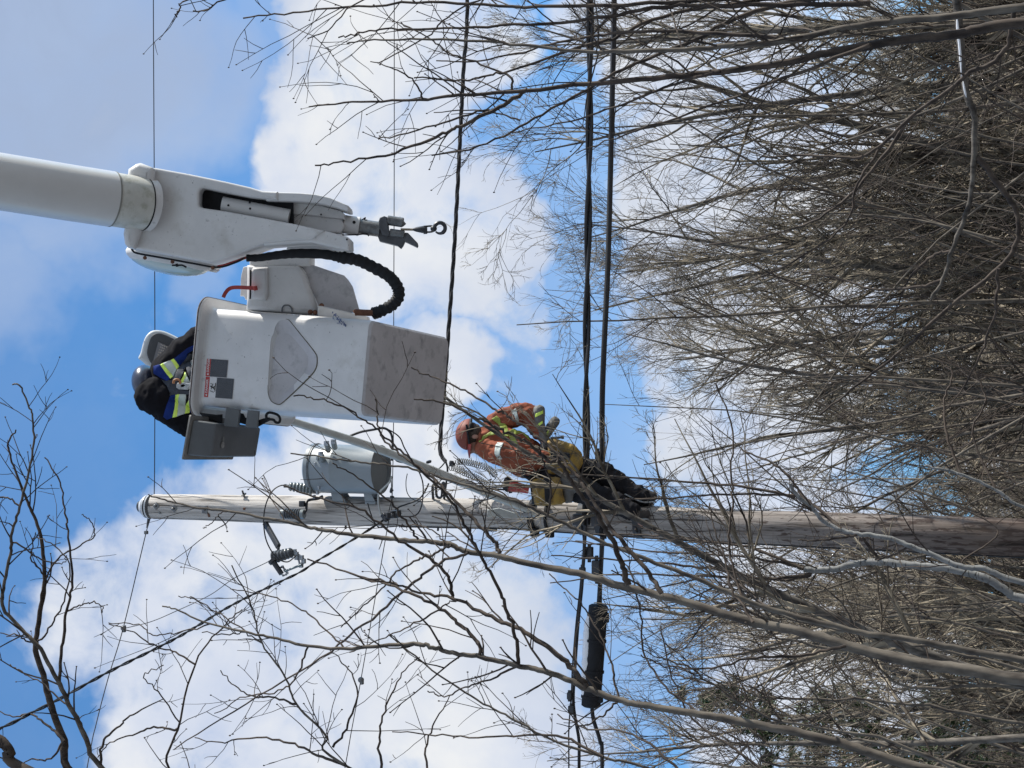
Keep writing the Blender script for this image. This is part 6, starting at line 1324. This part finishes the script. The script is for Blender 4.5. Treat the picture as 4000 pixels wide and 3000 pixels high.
near_tree('bare_tree', 'young tree with smooth grey stem slanting over the snowy black case', PY(6870, 3500, YA), [
    (A3, 34, 3, 0, 0),
    ([(2292, 2690), (2270, 2653), (2213, 2588), (2133, 2523), (2032, 2458), (1923, 2411), (1771, 2339), (1634, 2313), (1525, 2274), (1402, 2252)], 12, 3, 0, .3),
    ([(1771, 2339), (1764, 2292), (1735, 2234), (1670, 2176), (1562, 2111), (1475, 2039), (1387, 1980), (1201, 1933), (1108, 1895)], 7, 3, .2, 0),
    ([(2025, 2592), (2017, 2487), (1981, 2379), (1952, 2306), (1894, 2198), (1837, 2089), (1764, 1959), (1648, 1843), (1564, 1760), (1480, 1684), (1421, 1638), (1341, 1588), (1246, 1557), (1151, 1546)], 8, 3, 0, -.5),
    ([(1880, 2563), (1865, 2509), (1800, 2444), (1721, 2379), (1598, 2314), (1417, 2256), (1200, 2183)], 8, 3, 0, .2),
    ([(2415, 2733), (2393, 2617), (2357, 2509), (2285, 2379), (2213, 2306), (2140, 2241)], 5, 2.5, 0, .3),
    ([(1721, 2380), (1600, 2445), (1480, 2500), (1360, 2550)], 4, 2, 0, .1),
    ([(1721, 2380), (1760, 2350), (1830, 2348)], 3, 2, 0, .1),
    ([(1345, 2534), (1250, 2440), (1180, 2380), (1060, 2330), (900, 2300)], 4, 2, 0, .3),
    ([(964, 2470), (860, 2400), (760, 2340), (700, 2330)], 3, 2, 0, .1),
    ([(2415, 2733), (2360, 2790), (2300, 2830), (2250, 2835)], 5, 2.5, 0, -.2),
    ([(2744, 2793), (2600, 2680), (2520, 2560), (2500, 2400), (2470, 2250), (2400, 2150)], 5, 2.5, 0, .3),
    ([(1205, 2523), (1160, 2640), (1090, 2700), (960, 2720), (840, 2790)], 4, 2, 0, .2),
    ([(2017, 2605), (1930, 2650), (1830, 2680), (1740, 2720), (1670, 2700)], 5, 2.5, 0, .1),
    ([(820, 2437), (700, 2470), (600, 2480), (540, 2440), (425, 2435)], 3, 2, 0, .1)], YA, seed=5)
near_tree('bare_tree', 'thin dark sapling curving up at the edge left of the snowy black case', PY(6870, 3800, YA), [
    ([(6870, 3800), (4500, 3500), (3200, 3180), (2538, 3000), (2357, 2957), (2140, 2885), (2017, 2813), (1887, 2748), (1742, 2654), (1598, 2545), (1520, 2480)], 16, 3, .5, 0),
    ([(2357, 2957), (2200, 2880), (2060, 2870), (1900, 2880), (1700, 2870), (1530, 2860)], 6, 2.5, 0, .2),
    ([(2700, 3050), (2500, 2880), (2300, 2850), (2180, 2790)], 6, 2.5, 0, .2),
    ([(3200, 3180), (2900, 2950), (2700, 2800), (2620, 2620), (2580, 2450)], 6, 2.5, 0, .4)], YA + .5, seed=6, sprout=1.2)
near_tree('bare_tree', 'dark stemmed tree whose crooked branches fan over the white cloud beside the pole top', PY(6870, 4400, 9), [
    ([(6870, 4400), (4000, 3900), (2300, 3420), (1350, 2991), (1272, 2870), (1157, 2750), (1109, 2634), (1022, 2509), (983, 2364), (906, 2210)], 20, 2.5, 0, 0),
    ([(2300, 3420), (1500, 3300), (900, 3150), (665, 3000), (694, 2846), (762, 2595), (868, 2451), (950, 2380)], 12, 2.5, 0, .3),
    ([(762, 2595), (690, 2550), (600, 2520), (520, 2470), (425, 2435)], 4, 2, .2, .2),
    ([(1157, 2750), (1060, 2720), (1000, 2725), (930, 2690), (860, 2620)], 5, 2, 0, .1),
    ([(1300, 2920), (1360, 2830), (1395, 2700), (1350, 2600), (1290, 2540)], 5, 2, 0, .2),
    ([(1350, 2991), (1240, 2950), (1130, 2900), (1000, 2880), (860, 2900), (760, 2880)], 6, 2, 0, .2),
    ([(1500, 3060), (1480, 2900), (1500, 2780), (1560, 2650), (1640, 2560)], 6, 2, 0, .2),
    ([(1700, 3120), (1660, 2950), (1700, 2820), (1760, 2720)], 6, 2, 0, .2),
    ([(1022, 2509), (950, 2470), (900, 2480), (790, 2470)], 3, 2, 0, .1),
    ([(694, 2846), (600, 2840), (520, 2870), (430, 2900), (380, 2960)], 5, 2, .1, .2),
    ([(700, 2820), (620, 2700), (560, 2640), (640, 2600)], 3.5, 2, .1, .1)], 9, seed=7, sprout=1.5, slen=1.1)
near_tree('bare_tree', 'crooked maple with thick brown limbs in the corner beyond the pole top', PY(6870, 5000, 9), [
    ([(6870, 5000), (3500, 4500), (1500, 3900), (700, 3300), (395, 3000), (328, 2866), (260, 2731), (207, 2625), (145, 2519), (58, 2432), (10, 2364), (19, 2268), (43, 2152), (48, 2075), (77, 1979), (125, 1786), (130, 1641), (111, 1583), (77, 1506), (50, 1501)], 40, 3, 0, 0),
    ([(700, 3300), (290, 3030), (251, 2895), (207, 2779), (174, 2654), (140, 2538), (154, 2413), (174, 2268), (164, 2114), (125, 1998), (92, 1921), (48, 1805), (34, 1728), (63, 1680)], 22, 3, 0, .3),
    ([(231, 2673), (246, 2509), (260, 2384), (280, 2268), (265, 2075), (255, 2007), (231, 1882), (174, 1786)], 7, 2.5, 0, .3),
    ([(700, 3300), (87, 3000), (39, 2933), (-30, 2870), (-300, 2700)], 26, 18, 0, 0),
    ([(260, 2384), (318, 2364), (366, 2355), (400, 2374), (398, 2396)], 3.5, 2, .1, .1),
    ([(174, 2268), (230, 2180), (300, 2140), (368, 2090), (350, 2030), (315, 2010)], 4, 2, .2, .2),
    ([(154, 2413), (170, 2250), (120, 2180), (140, 2080)], 6, 2, .2, .1),
    ([(140, 2520), (200, 2440), (250, 2350), (270, 2200), (180, 2110), (120, 2100)], 4, 2, .1, .2),
    ([(328, 2866), (300, 2800), (190, 2690), (100, 2630), (40, 2600)], 5, 2, 0, .1),
    ([(43, 2152), (60, 2120), (150, 2180), (240, 2200), (260, 2170)], 4, 2, 0, .1),
    ([(77, 1979), (40, 1950), (0, 1940), (-60, 1950)], 4, 3, 0, 0),
    ([(145, 2519), (100, 2500), (60, 2480), (0, 2475)], 4, 2, 0, 0),
    ([(395, 3000), (400, 2900), (460, 2840), (520, 2790), (640, 2730)], 6, 2, 0, .1),
    ([(251, 2895), (180, 2830), (120, 2790), (60, 2800), (0, 2780)], 6, 2, 0, .1),
    ([(251, 2895), (200, 2960), (120, 2970), (60, 3000)], 5, 2, 0, .1)], 9, seed=8, sprout=1.0, slen=1.0)
YC = 9.0
near_tree('bare_tree', 'many stemmed dark tree fanning over the thick cables near the boom side edge', PY(6700, -250, YC), [
    ([(6700, -250), (5000, -80), (4000, 27), (3718, 63), (3356, 99), (3085, 154), (2904, 176), (2633, 194), (2362, 203), (2298, 203), (2000, 172), (1938, 163), (1685, 154), (1459, 155), (1355, 170)], 27, 3, 0, 0),
    ([(5000, -60), (4300, 50), (3900, 100), (3718, 136), (3537, 154), (3266, 199), (3085, 240), (2814, 280), (2633, 298), (2362, 325), (2000, 357), (1802, 372), (1640, 389), (1414, 398), (1206, 416)], 27, 3, .2, .2),
    ([(2060, 350), (1950, 420), (1802, 493), (1730, 524), (1540, 597), (1341, 633), (1233, 646)], 9, 3, .2, .1),
    ([(4000, -60), (3400, -30), (3040, 18), (2814, 99), (2723, 154), (2434, 271), (2271, 362), (2090, 461), (1902, 561), (1685, 610)], 14, 3, .3, .4),
    ([(3600, -80), (2976, 0), (2588, 63), (2407, 145), (2307, 172), (2000, 271), (1900, 295), (1802, 316), (1620, 300)], 12, 3, .2, .3),
    ([(3400, 10), (3000, 20), (2600, 27), (2318, 72), (1956, 99), (1685, 113), (1504, 113), (1414, 127), (1323, 149)], 11, 3, .2, .2),
    ([(3200, -30), (2600, 9), (2318, 23), (2001, 23), (1685, 9), (1350, 27), (1142, 50), (948, 68)], 10, 3, .2, .2),
    ([(2400, -90), (2100, -60), (1866, 0), (1730, 81), (1667, 145), (1477, 244)], 6, 2.5, .2, .1),
    ([(2200, -160), (1800, -120), (1423, 0), (1278, 118), (1201, 149)], 6, 2.5, .2, .1),
    ([(1800, -160), (1200, -80), (871, 0), (817, 36), (758, 45)], 5, 3, .2, .2),
    ([(1500, -180), (1000, -90), (736, 0), (700, 30), (688, 63)], 5, 3, .2, .2),
    ([(1650, 385), (1620, 320), (1540, 270), (1450, 240)], 4, 2, .2, .2),
    ([(2000, 362), (1990, 300), (1880, 250), (1750, 205), (1680, 150), (1560, 90)], 5, 2.5, .2, .3),
    ([(2030, 470), (1930, 440), (1830, 430), (1700, 440)], 4, 2, .4, .4),
    ([(1950, 425), (1850, 440), (1700, 490), (1500, 540), (1480, 532)], 5, 2.5, .2, .3),
    ([(3085, 154), (2800, 130), (2500, 125), (2250, 150), (2050, 200), (1850, 240), (1700, 235)], 9, 2.5, .1, .3),
    ([(3400, 175), (3000, 330), (2700, 440), (2400, 540), (2250, 600)], 9, 2.5, .1, .5),
    ([(2814, 280), (2600, 340), (2400, 420), (2200, 480), (2000, 520)], 7, 2.5, .1, .5),
    ([(1480, 392), (1460, 370), (1445, 350)], 2.5, 2, .2, .2)], YC, seed=9, sprout=1.5, slen=1.35, barks=('bark', 'twig'))
near_tree('bare_tree', 'pale grey limb with a line of snow arching across the low wood', PY(7000, 900, 11), [
    ([(3736, -500), (3728, -200), (3736, 0), (3745, 90), (3759, 271), (3781, 380), (3808, 470), (3799, 678), (3781, 814), (3718, 977), (3682, 1094), (3637, 1166)], 22, 7, 0, 0),
    ([(7000, 900), (5200, 600), (4300, 20), (4000, 20), (3953, 99), (3935, 181), (3863, 253), (3790, 280), (3718, 344), (3564, 452), (3447, 561), (3356, 615), (3175, 606), (2976, 615)], 26, 4, -1, 0),
    ([(3817, 615), (3917, 741), (3971, 832), (3971, 949), (3899, 1049), (3718, 1193), (3537, 1356), (3356, 1500), (3200, 1620)], 12, 4, 0, .3),
    ([(3682, 1094), (3600, 1120), (3400, 1130), (3250, 1080), (3100, 1060)], 7, 3, 0, .3),
    ([(3718, 977), (3640, 1000), (3560, 1080), (3510, 1180), (3480, 1300)], 6, 3, 0, .3),
    ([(3563, 452), (3380, 700), (3200, 850), (3000, 920), (2750, 960)], 8, 3, 0, .5),
    ([(3900, 1049), (3880, 1250), (3800, 1450), (3700, 1600)], 7, 3, 0, .5),
    ([(3447, 561), (3350, 720), (3300, 880), (3100, 1020), (2880, 1120)], 6, 3, 0, .5)], 11, seed=10, barks=('farbark', 'twig'), sprout=.9,
    snow=[([(3738, 60), (3742, 120), (3750, 200), (3756, 300)], 5, -.08), ([(3762, 318), (3768, 350), (3775, 380)], 4, -.08)])
near_tree('birch_tree', 'pale mottled birch forking beside the lower pole, nearer the snowy black case', PY(6090, 2560, 13), [
    ([(6090, 2560), (5000, 2470), (4400, 2400), (4000, 2341), (3928, 2305), (3847, 2260), (3711, 2223), (3575, 2210), (3440, 2196), (3349, 2201), (3259, 2223), (3187, 2228), (3141, 2223)], 28, 12, 0, 0),
    ([(3141, 2223), (3033, 2178), (2897, 2133), (2671, 2106), (2490, 2088), (2300, 2090)], 7, 2.5, 0, .3),
    ([(3168, 2241), (2990, 2260), (2800, 2225), (2600, 2200), (2400, 2187), (2150, 2170)], 7, 2.5, 0, -.2),
    ([(3168, 2245), (3069, 2264), (2942, 2259), (2671, 2246), (2400, 2246), (2150, 2280)], 7, 2.5, 0, .2),
    ([(3150, 2222), (2950, 2180), (2750, 2165), (2500, 2150), (2250, 2110)], 6, 2.5, 0, .4),
    ([(3440, 2196), (3400, 2140), (3367, 2100)], 8, 5, 0, 0),
    ([(3800, 2240), (3760, 2190), (3900, 2080), (3740, 1980), (3600, 1960)], 4, 2, 0, .2)], 13, seed=12, barks=('birch', 'twig'), sprout=.9)
near_tree('birch_tree', 'second pale birch leaning across the lower pole with a forked dark top', PY(6090, 2440, 13.4), [
    ([(6090, 2440), (5000, 2380), (4400, 2340), (4000, 2278), (3847, 2223), (3756, 2214), (3648, 2169), (3557, 2133), (3467, 2101), (3367, 2088), (3286, 2070), (3214, 2033), (3168, 1979), (3105, 1925), (3087, 1889)], 22, 7, -.9, -.9),
    ([(3286, 2070), (3200, 1990), (3130, 1930), (3080, 1860), (3000, 1800), (2900, 1760)], 8, 3, -.9, -.5),
    ([(3105, 1943), (2942, 1907), (2671, 1880), (2400, 1862), (2200, 1850)], 6, 2.5, -.9, -.9),
    ([(3120, 1935), (2950, 1930), (2750, 1935), (2500, 1950), (2300, 1955)], 5, 2.5, -.9, -.9),
    ([(3370, 2090), (3290, 2100), (3180, 2110), (3120, 2108)], 6, 3, -.9, -.95),
    ([(3557, 2133), (3480, 2170), (3420, 2190)], 5, 3, -.9, -.9)], 13.4, seed=13, barks=('birch', 'twig'), sprout=.9)
near_tree('birch_tree', 'short pale birch limb low on the far side of the pole from the black case', PY(6090, 2250, 13.4), [
    ([(6090, 2350), (4700, 2150), (4300, 2080), (4000, 1979), (3892, 1916), (3756, 1853), (3666, 1830), (3612, 1821)], 13, 5, 0, 0),
    ([(3756, 1853), (3700, 1700), (3690, 1560), (3720, 1460), (3650, 1400)], 7, 3, 0, .4),
    ([(3892, 1916), (3800, 1700), (3850, 1560), (3800, 1440)], 6, 3, 0, .4)], 13.4, seed=14, barks=('birch', 'twig'))
